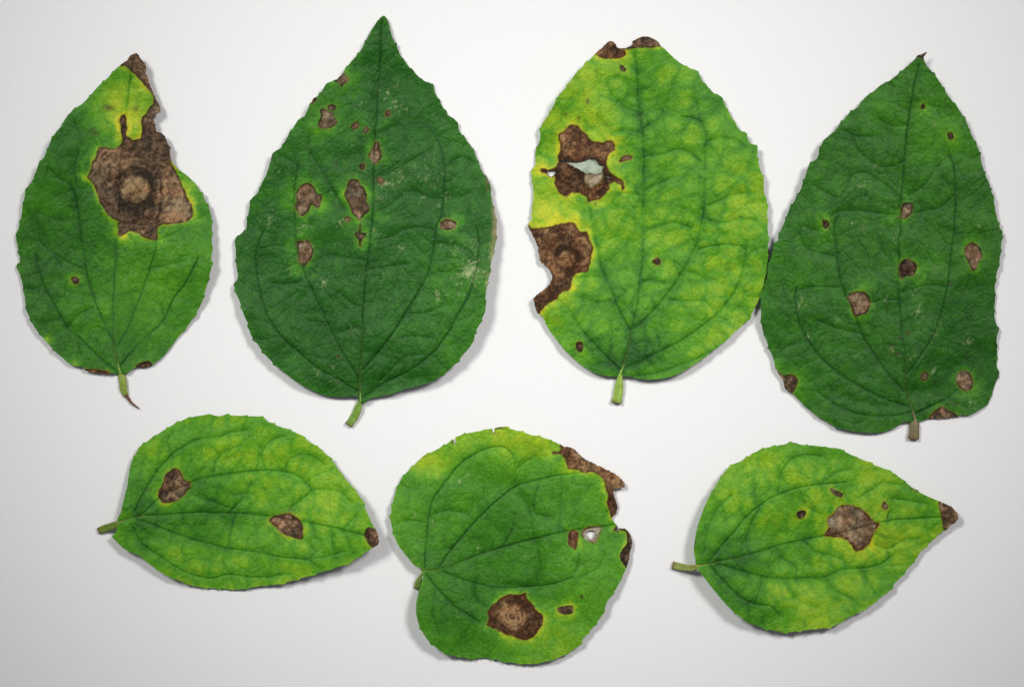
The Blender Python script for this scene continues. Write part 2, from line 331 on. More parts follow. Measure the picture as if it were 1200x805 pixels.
LEAVES.append(dict(
  label='bright yellow-green leaf with a torn hole in a brown blotch and a bitten left edge',
  seed=37, rung=0.5, mottle=0.15, c0=0.555, tint=(1.0, 1.0, 1.0), gain=1.0,
  outline=P('3A 350,110 370,92 385,78 405,65 425,80 435,92 460,95 490,82 495,65 520,55 545,45 575,52 605,75 612,85 640,110 670,140 700,160 725,175 755,185 770,210 790,240 815,265 835,285 862,297 875,330 895,365 915,405 940,435 957,437 965,460 980,485 1005,495 1007,540 1015,580 1025,610 1032,640 1033,690 1045,715 1047,760 1047,800 '
            '3B 1050,20 1048,60 1052,100 1050,140 1048,190 1045,230 1030,290 1020,330 1005,370 985,405 978,435 960,445 930,470 900,500 868,530 830,555 790,590 740,625 690,655 650,670 600,680 560,682 520,678 480,668 440,668 400,668 360,662 320,645 270,610 220,565 180,515 150,475 125,420 110,415 95,385 90,350 115,325 140,305 165,270 155,235 140,212 115,195 105,140 85,90 68,45 82,25 85,0 '
            '3A 85,790 82,750 90,700 85,650 78,595 95,580 97,525 115,470 122,410 150,370 170,330 195,285 225,250 265,195 300,160'),
  holes=[P('3C 305,395 340,390 400,400 470,398 520,385 570,372 600,400 620,430 650,425 646,470 640,490 590,500 540,490 510,490 470,465 440,452 400,428 350,405 315,408'),
         P('3C 215,470 245,460 270,470 265,500 235,518 215,495'), P('3C 646,492 680,506 704,522 700,530 670,516 648,504')],
  hole_shade=P('3C 380,412 430,400 480,390 530,376 580,362 625,415 660,415 655,500 600,508 505,500 465,472 430,448'),
  midrib=P('3B 442,662 470,580 490,490 510,400 525,280 540,100 540,0 3A 540,790 540,560 535,450 520,330 515,230 512,180 500,130'),
  veins=[P('3B 488,485 440,400 400,300 370,220 345,130 325,20 3A 315,730 312,600'),
         P('3B 495,480 560,420 630,340 700,240 750,140 775,50 785,0 3A 790,740 790,600 795,450 770,390 700,375'),
         P('3B 465,635 560,590 680,530 770,470 850,405 920,310 945,240 960,160 930,135 850,130 760,150'),
         P('3B 455,655 400,600 350,550 280,470 230,390 190,355')],
  minor=[P('3B 490,668 580,660 680,625 780,585 860,530'), P('3B 540,80 600,55 660,40 740,60'), P('3B 640,355 720,360 790,360 830,400'), P('3B 415,355 350,365 290,350'), P('3B 530,280 580,275 640,290'),
         P('3B 375,265 310,260 260,265'), P('3B 700,240 760,250 800,280'), P('3B 840,420 880,440'), P('3B 545,590 600,560 590,480'), P('3A 540,680 600,650 660,620'), P('3A 795,740 850,720 920,690 990,690'),
         P('3A 795,480 850,465 920,470 960,500'), P('3A 520,360 470,340 410,290 390,240'), P('3A 540,420 600,380 640,310 660,240'), P('3A 540,540 610,530 690,510 780,560'), P('3A 770,390 760,340 750,300'), P('3A 540,700 490,690 440,690'), P('3A 530,440 470,430 420,440'), P('3B 780,20 860,40 940,20 1000,30'), P('3B 960,180 1000,150 1040,140')],
  lesions=[
    dict(poly=P('3C 508,488 540,486 590,496 642,486 645,540 610,580 555,604 520,590 505,550'), tone='skin', halo=0, hw=1, label='thin papery grey tissue below the hole'),
    dict(poly=P('3C 300,185 345,160 370,125 405,112 450,125 490,160 535,200 560,235 620,250 655,255 670,232 710,230 735,260 740,310 715,325 695,345 680,385 675,420 690,460 720,500 760,530 810,550 820,600 800,625 785,580 740,560 705,575 690,620 660,665 620,690 540,715 520,680 460,650 410,640 385,660 350,675 300,640 270,580 268,520 230,525 200,495 165,480 155,455 195,450 215,465 265,455 300,405 290,360 305,330 315,280 300,230'), tone='red', halo=.42, hw=5, label='dark brown blotch around the torn hole'),
    dict(poly=P('3D 20,200 55,138 70,160 120,158 170,148 245,135 310,125 360,120 385,150 400,180 445,185 465,230 490,290 480,340 465,400 450,450 410,460 370,470 345,520 325,570 280,590 255,620 245,640 200,660 165,690 125,745 80,760 30,640 150,480 90,400'), tone='red', halo=.48, hw=5, ring=P('3D 312,362')[0], rr=(7, 14), label='brown blotch along the bitten left edge'),
    dict(poly=P('3A 335,105 360,130 400,138 440,135 465,120 462,95 440,60 400,40 350,70'), tone='red', halo=.35, hw=4, label='reddish brown withered bit of the cut tip'),
    dict(poly=P('3A 464,99 490,96 540,92 580,92 615,86 635,70 570,30 520,35 470,60'), tone='brown', halo=.35, hw=3, label='brown withered bit of the cut tip'),
    dict(poly=P('3C 768,398 800,360 830,350 878,358 875,380 830,395 790,405'), tone='tan', halo=.2, hw=3),
    dict(poly=P('3A 440,165 452,163 468,180 464,190 448,186'), tone='dark', halo=.25, hw=4),
    dict(poly=P('3B 575,198 595,182 608,190 606,212 592,212'), tone='dark', halo=.1, hw=3),
    dict(poly=P('3B 262,532 285,526 293,548 282,570 266,562'), tone='dark', halo=.15, hw=4)],
  smudges=[(P('3A 310,312')[0], 2.2, 3, .85), (P('3A 275,380')[0], 1.7, 1.7, .8), (P('3A 632,475')[0], 1.7, 1.7, .8), (P('3A 220,367')[0], 1.3, 1.3, .8), (P('3A 340,731')[0], 1.6, 1.6, .8), (P('3C 460,55')[0], 1.6, 1.6, .8), (P('3C 355,32')[0], 1.2, 1.2, .8), (P('3A 583,270')[0], 1.0, 1.0, .6), (P('3A 290,270')[0], .8, 4, .4), (P('3A 380,405')[0], 3, 3, .25)],
  tone=[(P('3A 340,350')[0], 40, 0.156), (P('3A 380,430')[0], 30, 0.096), (P('3A 130,680')[0], 24, 0.108), (P('3A 290,250')[0], 24, 0.072), (P('3B 190,30')[0], 34, 0.168), (P('3A 180,770')[0], 22, 0.060), (P('3B 160,420')[0], 22, 0.132), (P('3B 440,100')[0], 25, 0.096), (P('3B 640,110')[0], 20, 0.096), (P('3B 900,40')[0], 34, 0.096), (P('3B 880,180')[0], 30, 0.096), (P('3B 760,290')[0], 22, 0.108), (P('3B 950,370')[0], 28, 0.108), (P('3B 360,420')[0], 16, 0.120), (P('3B 690,430')[0], 18, 0.108), (P('3B 820,480')[0], 16, 0.120), (P('3B 740,540')[0], 16, 0.096), (P('3A 700,440')[0], 28, 0.096), (P('3A 880,520')[0], 22, 0.096), (P('3A 690,330')[0], 20, 0.072), (P('3A 980,740')[0], 24, 0.072), (P('3A 640,700')[0], 26, 0.084), (P('3A 630,190')[0], 14, 0.096), (P('3B 350,620')[0], 34, -.14), (P('3B 440,590')[0], 22, -.07), (P('3A 130,530')[0], 22, -.12), (P('3A 560,330')[0], 26, -.12), (P('3A 790,290')[0], 22, -.1), (P('3B 560,620')[0], 24, -.07), (P('3B 520,470')[0], 18, -.06), ((640, 190), 18, .12), ((648, 150), 16, .10), ((720, 62), 14, .12), ((638, 255), 14, .14)],
  vein_green=0.14, noise_c=0.15, scars=[],
  bumps=[((625, 80), 45, 28), ((750, 50), 40, 10), ((885, 200), 60, 10), ((615, 330), 32, 12), ((680, 430), 50, 5), ((850, 400), 50, 8), ((692, 195), 26, 6)],
  creases=[], rest=4.2,
  petiole=(P('3B 442,655 440,700 435,740 428,776'), [7.5, 9.5, 11, 12], (150, 186, 74), None),
))

LEAVES.append(dict(
  label='broad dark green leaf with scattered small spots and a pointed curled brown tip',
  seed=41, mottle=0.06, c0=0.275, specks=0.006, tint=(1.03, 0.99, 0.92), gain=1.0,
  outline=P('4A 660,50 675,44 692,38 688,46 680,62 690,90 715,120 745,160 765,195 790,230 815,260 840,300 850,320 865,360 885,400 900,440 908,480 920,520 935,550 945,590 955,605 955,640 965,680 978,730 988,742 985,780 '
            '4B 985,10 980,50 975,100 965,140 958,190 960,235 955,290 962,330 972,352 965,400 968,450 965,500 975,525 960,570 945,610 930,650 900,670 852,695 835,690 800,700 760,705 700,705 670,715 640,718 600,720 560,745 510,760 470,762 420,758 350,745 300,720 240,680 190,635 160,605 135,590 125,555 100,515 85,460 65,410 50,370 40,320 40,270 38,215 60,170 67,120 82,60 98,10 '
            '4A 105,780 115,740 135,700 145,670 165,630 190,590 210,540 230,478 260,455 275,410 290,380 325,355 355,315 395,270 420,255 445,222 480,195 505,172 545,150 590,115 630,80'),
  holes=[],
  midrib=P('4B 645,712 620,620 608,560 600,440 590,330 582,200 582,0 4A 590,740 590,640 605,450 615,330 640,180 658,90'),
  veins=[P('4B 600,600 540,530 480,450 430,360 400,280 365,200 345,120 330,0 4A 325,760 335,690'),
         P('4B 605,540 660,470 720,370 755,260 775,180 785,80 795,0 4A 800,740 805,600 800,500 775,430'),
         P('4B 630,660 540,635 450,590 350,530 280,470 225,400 190,330 175,230 180,190'),
         P('4B 640,690 720,650 790,610 850,550 880,470')],
  minor=[P('4B 640,680 540,695 430,690 330,650 260,600'), P('4A 590,610 530,560 480,525 440,510 400,520 380,560 350,610'), P('4A 340,610 290,590 250,560'), P('4A 480,370 420,370 370,350'), P('4A 590,680 500,670 430,660 350,665 320,680'),
         P('4A 620,600 680,560 740,480 780,440'), P('4B 350,190 290,190 240,190 190,200'), P('4B 430,370 330,350 260,320'), P('4B 340,70 280,60 210,30 190,-20'), P('4A 600,470 540,490 490,480 420,420 400,370'), P('4A 620,320 560,330 500,300'), P('4B 590,240 520,240 470,250'), P('4B 770,190 720,180 660,190 590,210'), P('4A 800,600 740,650 690,660 640,670'), P('4B 225,400 150,420 110,450'), P('4A 190,760 200,720 260,740')],
  lesions=[
    dict(poly=P('4A 592,650 600,632 630,632 635,660 620,685 592,690'), tone='grey', halo=.35, hw=6),
    dict(poly=P('4A 280,700 300,698 308,718 290,732'), tone='dark', halo=.38, hw=6),
    dict(poly=P('4A 770,360 790,355 797,375 780,383'), tone='dark', halo=.28, hw=5),
    dict(poly=P('4A 666,250 680,238 685,253 672,264'), tone='dark', halo=.28, hw=4),
    dict(poly=P('4A 640,66 655,58 672,62 684,72 700,40 690,20 650,40'), tone='dark', halo=.1, hw=3, label='dark curled leaf tip'),
    dict(poly=P('4B 840,35 870,15 900,35 908,65 895,90 885,120 868,122 855,95 842,70'), tone='grey', halo=.35, hw=6, label='brown spot near the right edge'),
    dict(poly=P('4B 585,95 610,78 640,90 655,110 640,140 610,148 590,158 583,130'), tone='dark', halo=.38, hw=7),
    dict(poly=P('4B 380,225 405,210 440,208 465,225 470,255 455,290 430,302 408,305 395,270'), tone='grey', halo=.36, hw=7, label='largest brown spot, left of the midrib'),
    dict(poly=P('4B 85,505 125,535 160,530 185,550 180,575 165,605 130,620 100,570'), tone='brown', halo=.38, hw=6, label='brown spot at the lower left edge'),
    dict(poly=P('4B 805,545 825,520 850,520 870,550 868,585 840,595 812,575'), tone='grey', halo=.35, hw=6),
    dict(poly=P('4B 700,708 720,680 750,660 790,680 812,695 800,725 740,730'), tone='brown', halo=.45, hw=5, label='brown notch at the bottom edge'),
    dict(poly=P('4B 668,530 682,523 697,532 694,550 678,556 668,548'), tone='grey', halo=.12, hw=4)],
  smudges=[(P('4B 575,452')[0], 2.6, 2, .85), (P('4B 555,420')[0], 3, 2, .6), (P('4B 615,370')[0], 3, 2.4, .5), (P('4B 535,277')[0], 2.4, 2.6, .45), (P('4B 783,175')[0], 2, 3, .4), (P('4B 852,462')[0], 2.4, 2.4, .5), (P('4B 800,650')[0], 4, 2.6, .4), (P('4B 585,388')[0], 1.4, 1.4, .7), (P('4A 948,600')[0], 1.6, 3, .6), (P('4A 578,690')[0], 2.5, 1.2, .8), (P('4A 645,215')[0], 2.0, 2.0, .3), (P('4A 765,225')[0], 1.4, 1.4, .5)],
  tone=[(P('4A 720,400')[0], 24, 0.096), (P('4A 700,330')[0], 22, 0.072), (P('4A 530,290')[0], 16, 0.096), (P('4A 840,390')[0], 20, 0.072), (P('4A 740,200')[0], 24, 0.060), (P('4A 520,220')[0], 20, 0.036), (P('4A 680,520')[0], 26, 0.048), (P('4B 250,60')[0], 24, 0.036), (P('4B 690,110')[0], 20, 0.030), (P('4B 180,600')[0], 14, 0.072), (P('4B 800,670')[0], 14, 0.060), (P('4B 720,110')[0], 10, 0.072), (P('4B 400,440')[0], 40, -.04), (P('4B 680,610')[0], 22, -.08), (P('4A 420,430')[0], 20, -.07), ((1135, 375), 34, -.08), ((1140, 430), 26, -.06)],  # last two blobs paint in shade where the right side tilts away
  vein_green=0.03, noise_c=0.07, edge_c=0.01,
  scars=[(P('4A 430,565')[0], 13, 26, .6), (P('4A 400,710')[0], 8, 12, .5), (P('4A 490,490')[0], 10, 10, .4), (P('4A 440,740')[0], 8, 10, .4), (P('4A 895,720')[0], 6, 8, .6), (P('4B 192,260')[0], 5, 12, .7), (P('4B 345,318')[0], 8, 7, .7), (P('4B 225,380')[0], 4, 10, .8), (P('4B 655,285')[0], 9, 24, .7), (P('4B 850,405')[0], 5, 16, .7), (P('4B 715,520')[0], 4, 8, .8), (P('4B 865,640')[0], 10, 16, .5), (P('4B 550,430')[0], 8, 14, .6), (P('4B 625,470')[0], 6, 8, .5), (P('4B 525,240')[0], 4, 6, .6), (P('4B 730,365')[0], 6, 8, .5), (P('4B 460,360')[0], 5, 6, .5), (P('4B 720,110')[0], 6, 10, .5), (P('4B 640,210')[0], 8, 8, .4), (P('4A 605,340')[0], 2, 3, .9), (P('4A 720,320')[0], 8, 8, .5), (P('4A 570,770')[0], 8, 8, .4)],
  bumps=[((1165, 300), 60, 7), ((1165, 400), 45, -3), ((1090, 80), 40, 18), ((900, 330), 40, 10), ((1000, 480), 50, 6), ((930, 200), 50, 12), ((1130, 160), 50, 12)],
  creases=[(P('4A 800,720 4B 775,180 720,370 620,560'), 10, -2.0), (P('4B 640,600 700,605 760,600'), 9, 3.5), (P('4B 320,600 450,650 600,660'), 6, 2.0)],
  rest=4.2,
  petiole=(P('4B 645,705 642,735 640,765 638,785'), [9, 11.5, 12.5, 12.5], (124, 112, 74), None),
))

LEAVES.append(dict(
  label='light green leaf on its side with two brown spots and a short stalk at left',
  seed=53, rung=0.6, mottle=0.11, c0=0.585, tint=(0.98, 1.0, 0.95), gain=1.08,
  outline=P('5A 1140,545 1148,520 1135,490 1115,450 1095,405 1075,360 1045,320 1015,285 985,245 965,215 940,190 905,160 870,138 848,118 820,105 780,90 740,75 710,62 695,45 640,42 590,40 545,37 520,42 490,37 450,40 400,50 350,72 310,95 270,120 235,145 210,165 195,195 180,225 170,265 165,310 155,350 145,390 138,420 125,450 120,495 105,510 125,535 150,560 185,575 215,590 245,615 280,640 320,665 370,685 420,703 470,710 530,715 600,718 640,712 700,702 760,698 790,688 850,672 920,650 970,635 1020,620 1060,595 1100,570'),
  holes=[],
  midrib=P('5A 128,456 200,435 300,427 420,420 540,420 640,425 720,432 850,455 930,470 1020,490 1090,508'),
  veins=[P('5A 205,440 260,390 300,350 400,310 440,290 540,270 640,258 720,255 790,262 840,285 875,320 880,335 840,370 800,400'),
         P('5A 190,420 230,340 270,270 330,200 400,150 460,128 520,125 570,105 630,100'),
         P('5A 220,450 300,480 400,515 480,540 560,560 650,570 720,585 780,595 860,600'),
         P('5A 180,470 220,540 290,590 350,630 420,660 490,675 560,660 640,670 720,670 760,660')],
  minor=[P('5A 880,330 940,328 990,335 1040,380'), P('5A 785,262 790,220 830,195 880,195 930,230'), P('5A 500,270 510,220 550,180 600,160'), P('5A 700,250 690,190 720,140 780,120'), P('5A 640,340 580,350'), P('5A 545,560 540,620 560,655'), P('5A 750,590 750,640 760,660'),
         P('5A 870,600 900,570 850,520'), P('5A 870,600 920,640'), P('5A 590,420 570,480 560,550'), P('5A 960,470 965,540 980,600'), P('5A 335,195 320,140 340,110'), P('5A 560,420 620,360 650,300'), P('5A 890,470 900,520'), P('5A 1000,490 1040,450 1060,430'), P('5A 560,400 480,370'), P('5A 860,600 940,590 1010,570')],
  lesions=[
    dict(poly=P('5A 290,330 305,300 315,270 345,245 370,255 385,285 408,300 405,330 380,355 350,375 310,380 290,365'), tone='brown', halo=.32, hw=4, orange=.5, label='brown spot near the stalk end'),
    dict(poly=P('5A 718,450 735,432 770,425 800,420 825,440 845,455 850,500 845,520 800,512 770,500 745,475'), tone='brown', halo=.28, hw=5, orange=.6, label='brown spot towards the tip'),
    dict(poly=P('5A 1088,500 1102,478 1125,478 1165,510 1160,575 1110,545 1095,520'), tone='dark', halo=.15, hw=3, orange=.4, label='dark brown withered tip')],
  smudges=[(P('5A 243,328')[0], 3, 2.4, .45), (P('5A 638,118')[0], 1.3, 1.3, .8), (P('5A 490,520')[0], 2, 3, .25), (P('5A 870,570')[0], 5, 4, .18), (P('5A 210,290')[0], 3, 2, .3), (P('5A 800,410')[0], 7, 2, .35)],
  tone=[(P('5A 570,140')[0], 20, .10), (P('5A 730,180')[0], 22, .10), (P('5A 880,250')[0], 20, .12), (P('5A 1000,330')[0], 20, .10), (P('5A 920,430')[0], 20, .10), (P('5A 730,340')[0], 22, .12), (P('5A 440,600')[0], 18, .12), (P('5A 620,620')[0], 22, .10), (P('5A 330,540')[0], 14, .12), (P('5A 640,530')[0], 14, .06), (P('5A 820,640')[0], 18, .1), (P('5A 520,190')[0], 16, .06), (P('5A 450,200')[0], 18, .04), (P('5A 280,180')[0], 16, .10), (P('5A 180,390')[0], 16, -.14), (P('5A 210,300')[0], 16, -.10), (P('5A 450,460')[0], 30, -.11), (P('5A 620,480')[0], 22, -.08), (P('5A 480,350')[0], 18, -.08), (P('5A 400,240')[0], 18, -.06), (P('5A 240,480')[0], 22, -.10)],
  vein_green=0.11, noise_c=0.10, scars=[],
  bumps=[((440, 620), 45, 30), ((360, 690), 60, 18), ((135, 600), 40, 10), ((260, 490), 60, 8), ((400, 520), 50, 12), ((150, 660), 40, 6)],
  creases=[(P('5A 700,350 640,430 560,470'), 12, 1.5)], rest=4.2,
  petiole=(P('5A 145,455 110,468 80,478 52,490'), [7.5, 8.5, 8.5, 8], (116, 142, 50), None),
))

LEAVES.append(dict(
  label='round green leaf with a brown withered right edge and one big ringed spot below',
  seed=67, rung=0.45, mottle=0.05, c0=0.465, tint=(1.0, 1.02, 0.95), gain=1.0,
  outline=P('6A 405,28 440,38 490,52 540,65 585,85 620,95 650,120 690,145 730,162 765,182 785,210 765,220 752,225 750,240 760,270 757,295 745,315 762,340 795,355 808,385 800,430 792,465 775,500 755,540 730,575 715,615 690,650 655,690 640,715 600,740 560,758 520,768 480,772 430,768 395,762 370,755 340,752 300,755 260,748 225,742 190,720 160,690 140,655 128,610 130,570 140,530 150,500 145,475 120,460 95,430 70,395 55,355 48,310 55,260 70,215 90,180 120,150 150,120 190,100 225,80 243,66 248,82 256,80 252,60 290,48 330,40 366,33 369,46 374,44 375,31'),
  holes=[P('6C 205,602 228,588 258,594 254,612 246,630 230,630 214,616'), P('6C 372,578 382,574 380,592 370,598')],
  midrib=P('6A 150,480 215,470 310,435 400,405 500,378 600,355 680,345 750,335'),
  veins=[P('6A 200,470 240,410 300,340 370,270 440,215 520,190 590,178 640,172'),
         P('6A 155,470 160,400 165,330 180,260 220,200 270,140 340,100 400,90 435,115'),
         P('6A 210,478 260,500 320,520 400,530 500,528 560,520 620,500'),
         P('6A 160,490 200,540 250,590 330,640')],
  minor=[P('6A 440,215 440,150 430,110'), P('6A 500,370 490,300 460,250 440,240'), P('6A 585,180 585,250 580,350'), P('6A 510,530 515,450 500,380'), P('6A 300,340 270,380 230,410'), P('6A 640,500 700,470 720,430'), P('6A 180,300 230,290 290,300'), P('6A 440,160 500,120'), P('6A 520,190 500,260 500,300 560,310'), P('6A 310,520 330,580 400,600'), P('6A 400,405 430,350 440,300'), P('6A 165,330 110,320 70,330'), P('6A 600,360 640,430 630,490'), P('6A 190,540 180,610 200,680')],
  lesions=[
    dict(poly=P('6C 35,172 70,168 75,125 120,100 220,170 300,225 400,270 450,345 420,380 430,480 375,520 340,517 330,480 315,440 325,405 315,380 305,340 280,300 250,285 200,285 150,270 115,260 100,220 82,190 40,188'), tone='red', halo=.35, hw=4, label='withered brown right edge with a small spike'),
    dict(poly=P('6C 355,590 365,565 390,540 440,560 490,620 490,720 430,785 400,757 385,720 395,690 420,660 425,630 420,600 390,585'), tone='dark', halo=.42, hw=4, label='dark brown lower part of the withered edge'),
    dict(poly=P('6C 118,600 145,585 170,600 165,640 155,690 140,680 115,660'), tone='red', halo=.36, hw=4),
    dict(poly=P('6C 185,598 225,566 285,574 280,610 262,646 228,648 198,625'), tone='skin', bias=.6, halo=.1, hw=3, label='pale rim of a small hole'),
    dict(poly=P('6D 95,520 130,480 170,445 215,425 260,430 295,420 300,445 330,480 350,510 385,545 380,590 350,640 320,660 275,672 240,655 190,640 140,615 95,590 100,555'), tone='red', halo=.42, hw=4.5, ring=P('6D 225,545')[0], rr=(15, 0), concentric=1, rimw=2.2, label='big round brown spot with fine tan rings'),
    dict(poly=P('6D 465,500 500,490 540,490 540,530 505,535 470,525'), tone='dark', halo=.34, hw=4)],
  smudges=[(P('6D 588,443')[0], 1.6, 2, .9), (P('6A 648,562')[0], 1.4, 1.6, .8), (P('6A 425,352')[0], 2, 2.4, .3), (P('6A 180,330')[0], 4, 5, .15), (P('6A 140,262')[0], 1.6, 2, .4), (P('6A 152,118')[0], 1.6, 2.5, .8), (P('6A 258,52')[0], 4, 1.6, .85), (P('6A 243,70')[0], 1.4, 4, .8), (P('6A 388,31')[0], 7, 1.3, .8), (P('6A 371,42')[0], 2, 3, .7), (P('6A 190,98')[0], 3, 1.5, .5)],
  tone=[(P('6A 160,135')[0], 14, .42), (P('6A 215,160')[0], 10, .22), (P('6A 260,80')[0], 12, .28), (P('6A 390,45')[0], 24, .3), (P('6A 520,70')[0], 16, .28), (P('6A 62,300')[0], 16, .10), (P('6A 600,170')[0], 12, .12), (P('6A 600,720')[0], 26, .14), (P('6A 480,720')[0], 24, .10), (P('6A 500,660')[0], 16, .14), (P('6A 690,480')[0], 24, .10), (P('6A 440,100')[0], 24, .12), (P('6A 620,620')[0], 30, .08), (P('6A 100,280')[0], 26, .06), (P('6A 350,480')[0], 40, -.10), (P('6A 260,570')[0], 30, -.06), (P('6A 440,290')[0], 30, -.06), (P('6A 300,700')[0], 30, -.03), (P('6A 500,480')[0], 12, -.05)],
  vein_green=0.05, noise_c=0.08,
  scars=[(P('6A 265,200')[0], 2.2, 8, .7), (P('6A 290,180')[0], 2, 5, .6), (P('6A 127,305')[0], 3, 7, .7), (P('6A 322,408')[0], 2.5, 8, .7), (P('6A 472,435')[0], 2, 5, .7), (P('6A 180,325')[0], 4, 6, .4), (P('6A 590,660')[0], 3, 3, .4)],
  bumps=[((745, 700), 38, 16), ((480, 740), 40, 10), ((470, 600), 50, 8), ((740, 550), 25, 10), ((500, 700), 40, 18), ((640, 770), 50, 6), ((590, 500), 60, 6)],
  creases=[(P('6A 455,240 505,310 500,380'), 7, 2.5), (P('6A 505,390 515,470 512,525'), 6, 2.5), (P('6A 400,530 500,530 560,522'), 5, 1.4)],
  rest=4,
  petiole=(P('6A 150,476 143,495 135,515 128,535'), [6, 6.5, 7, 6.5], (138, 168, 78), None),
))

LEAVES.append(dict(
  label='mottled green leaf on its side with one brown patch and a brown tip at right',
  seed=79, rung=0.6, mottle=0.12, c0=0.575, tint=(1.0, 1.0, 0.95), gain=1.05,
  outline=P('7A 1145,300 1140,325 1120,340 1095,358 1060,385 1030,415 1000,445 980,475 950,510 920,545 900,565 890,585 850,615 820,640 780,665 730,690 690,715 660,728 600,735 540,742 480,748 450,742 400,730 350,712 310,685 270,650 230,605 190,555 165,520 148,500 145,470 140,430 145,390 155,340 170,300 185,260 205,220 230,180 250,150 270,125 290,108 320,98 360,70 405,50 440,42 480,35 518,27 550,36 590,38 640,45 690,50 720,65 760,85 800,100 840,118 880,132 910,150 940,175 980,205 1020,228 1060,245 1085,255 1120,275'),
  holes=[],
  midrib=P('7A 150,496 200,488 300,465 380,445 450,422 540,400 620,385 720,365 830,335 900,322 970,318 1080,313'),
  veins=[P('7A 195,480 250,415 300,360 350,300 400,260 450,230 540,200 620,188 720,178'),
         P('7A 460,225 470,150 510,90 560,75 620,80'),
         P('7A 230,488 320,515 400,535 480,545 560,542 630,540 700,510 780,505 850,490 890,460'),
         P('7A 200,495 250,550 310,610 370,640 430,650 470,690')],
  minor=[P('7A 375,275 370,200 365,160'), P('7A 450,425 480,470 530,500 525,540'), P('7A 480,545 510,600 560,640 610,655'), P('7A 635,540 680,590 740,620 770,650'), P('7A 885,290 870,330'), P('7A 760,240 810,210 860,180 930,190'), P('7A 830,420 880,430 940,400 1000,390'), P('7A 865,430 885,470'), P('7A 620,188 680,140 740,130'), P('7A 560,400 600,440 700,470 720,510'), P('7A 400,260 360,330 340,390'), P('7A 180,440 190,360 230,280 280,230'), P('7A 400,535 390,590 370,640'), P('7A 780,505 800,560 830,600'), P('7A 540,200 560,260 620,300'), P('7A 900,240 960,250 1030,260')],
  lesions=[
    dict(poly=P('7C 260,375 290,330 285,270 320,240 360,190 400,180 470,190 520,215 560,250 600,300 632,300 605,350 580,400 570,430 530,470 475,490 445,450 420,420 380,400 320,400 280,390'), tone='tan', halo=.34, hw=6, orange=.75, rimw=2.6, label='large brown patch on the midrib'),
    dict(poly=P('7C 1025,165 1045,155 1120,150 1200,240 1160,310 1070,355 1055,300 1040,240'), tone='brown', halo=.2, hw=3, orange=.3, label='dry brown tip'),
    dict(poly=P('7C 305,70 330,75 360,90 388,105 375,130 340,115 310,95'), tone='dark', halo=.15, hw=4),
    dict(poly=P('7C 78,235 100,215 138,222 135,255 105,275 85,262'), tone='dark', halo=.26, hw=4),
    dict(poly=P('7C 645,185 665,158 692,190 675,212 650,202'), tone='grey', halo=.2, hw=4)],
  smudges=[(P('7A 970,202')[0], 5, 1.6, .6), (P('7A 990,212')[0], 3, 1.5, .6), (P('7A 518,28')[0], 2, 1.5, .8), (P('7A 405,50')[0], 1.5, 1.2, .6), (P('7A 465,746')[0], 3, 1.4, .6), (P('7A 880,380')[0], 12, 8, .12), (P('7A 145,410')[0], 1.2, 5, .6), (P('7A 575,128')[0], 2, 2, .2), (P('7C 690,255')[0], 1, 5, .6)],
  tone=[(P('7A 270,280')[0], 16, .14), (P('7A 300,150')[0], 18, .12), (P('7A 430,120')[0], 20, .14), (P('7A 590,130')[0], 18, .18), (P('7A 500,170')[0], 14, .10), (P('7A 840,170')[0], 20, .16), (P('7A 730,130')[0], 16, .08), (P('7A 600,240')[0], 14, .12), (P('7A 450,580')[0], 18, .16), (P('7A 560,620')[0], 16, .16), (P('7A 600,690')[0], 22, .16), (P('7A 730,560')[0], 18, .14), (P('7A 570,470')[0], 18, .08), (P('7A 820,450')[0], 22, .14), (P('7A 900,380')[0], 22, .14), (P('7A 1000,340')[0], 20, .10), (P('7A 390,320')[0], 18, .06), (P('7A 310,540')[0], 14, .08), (P('7A 480,290')[0], 16, .04), (P('7A 700,420')[0], 16, .12), (P('7A 260,610')[0], 30, -.14), (P('7A 330,450')[0], 20, -.10), (P('7A 200,420')[0], 20, -.10), (P('7A 590,420')[0], 18, -.10), (P('7A 580,70')[0], 16, -.08), (P('7A 380,670')[0], 20, -.08), (P('7A 850,610')[0], 18, -.04)],
  vein_green=0.125, noise_c=0.11, scars=[(P('7A 500,630')[0], 2, 3, .5), (P('7A 570,650')[0], 4, 3, .3), (P('7A 450,350')[0], 6, 5, .25)],
  bumps=[((820, 600), 40, 16), ((850, 700), 50, 20), ((1050, 680), 50, 13), ((1120, 600), 40, 10), ((900, 530), 60, 6), ((950, 735), 40, 14)],
  creases=[(P('7A 200,500 320,520 480,548 640,542'), 7, 1.6)], rest=4.2,
  petiole=(P('7A 215,487 150,499 130,504 95,500 60,493'), [2.8, 7, 8.5, 8.5, 9.5], (146, 156, 78), None),
))

# ------------------------------------------------------------------ leaf builder
GROUP = 'diseased leaves laid out in two rows on the white sheet'

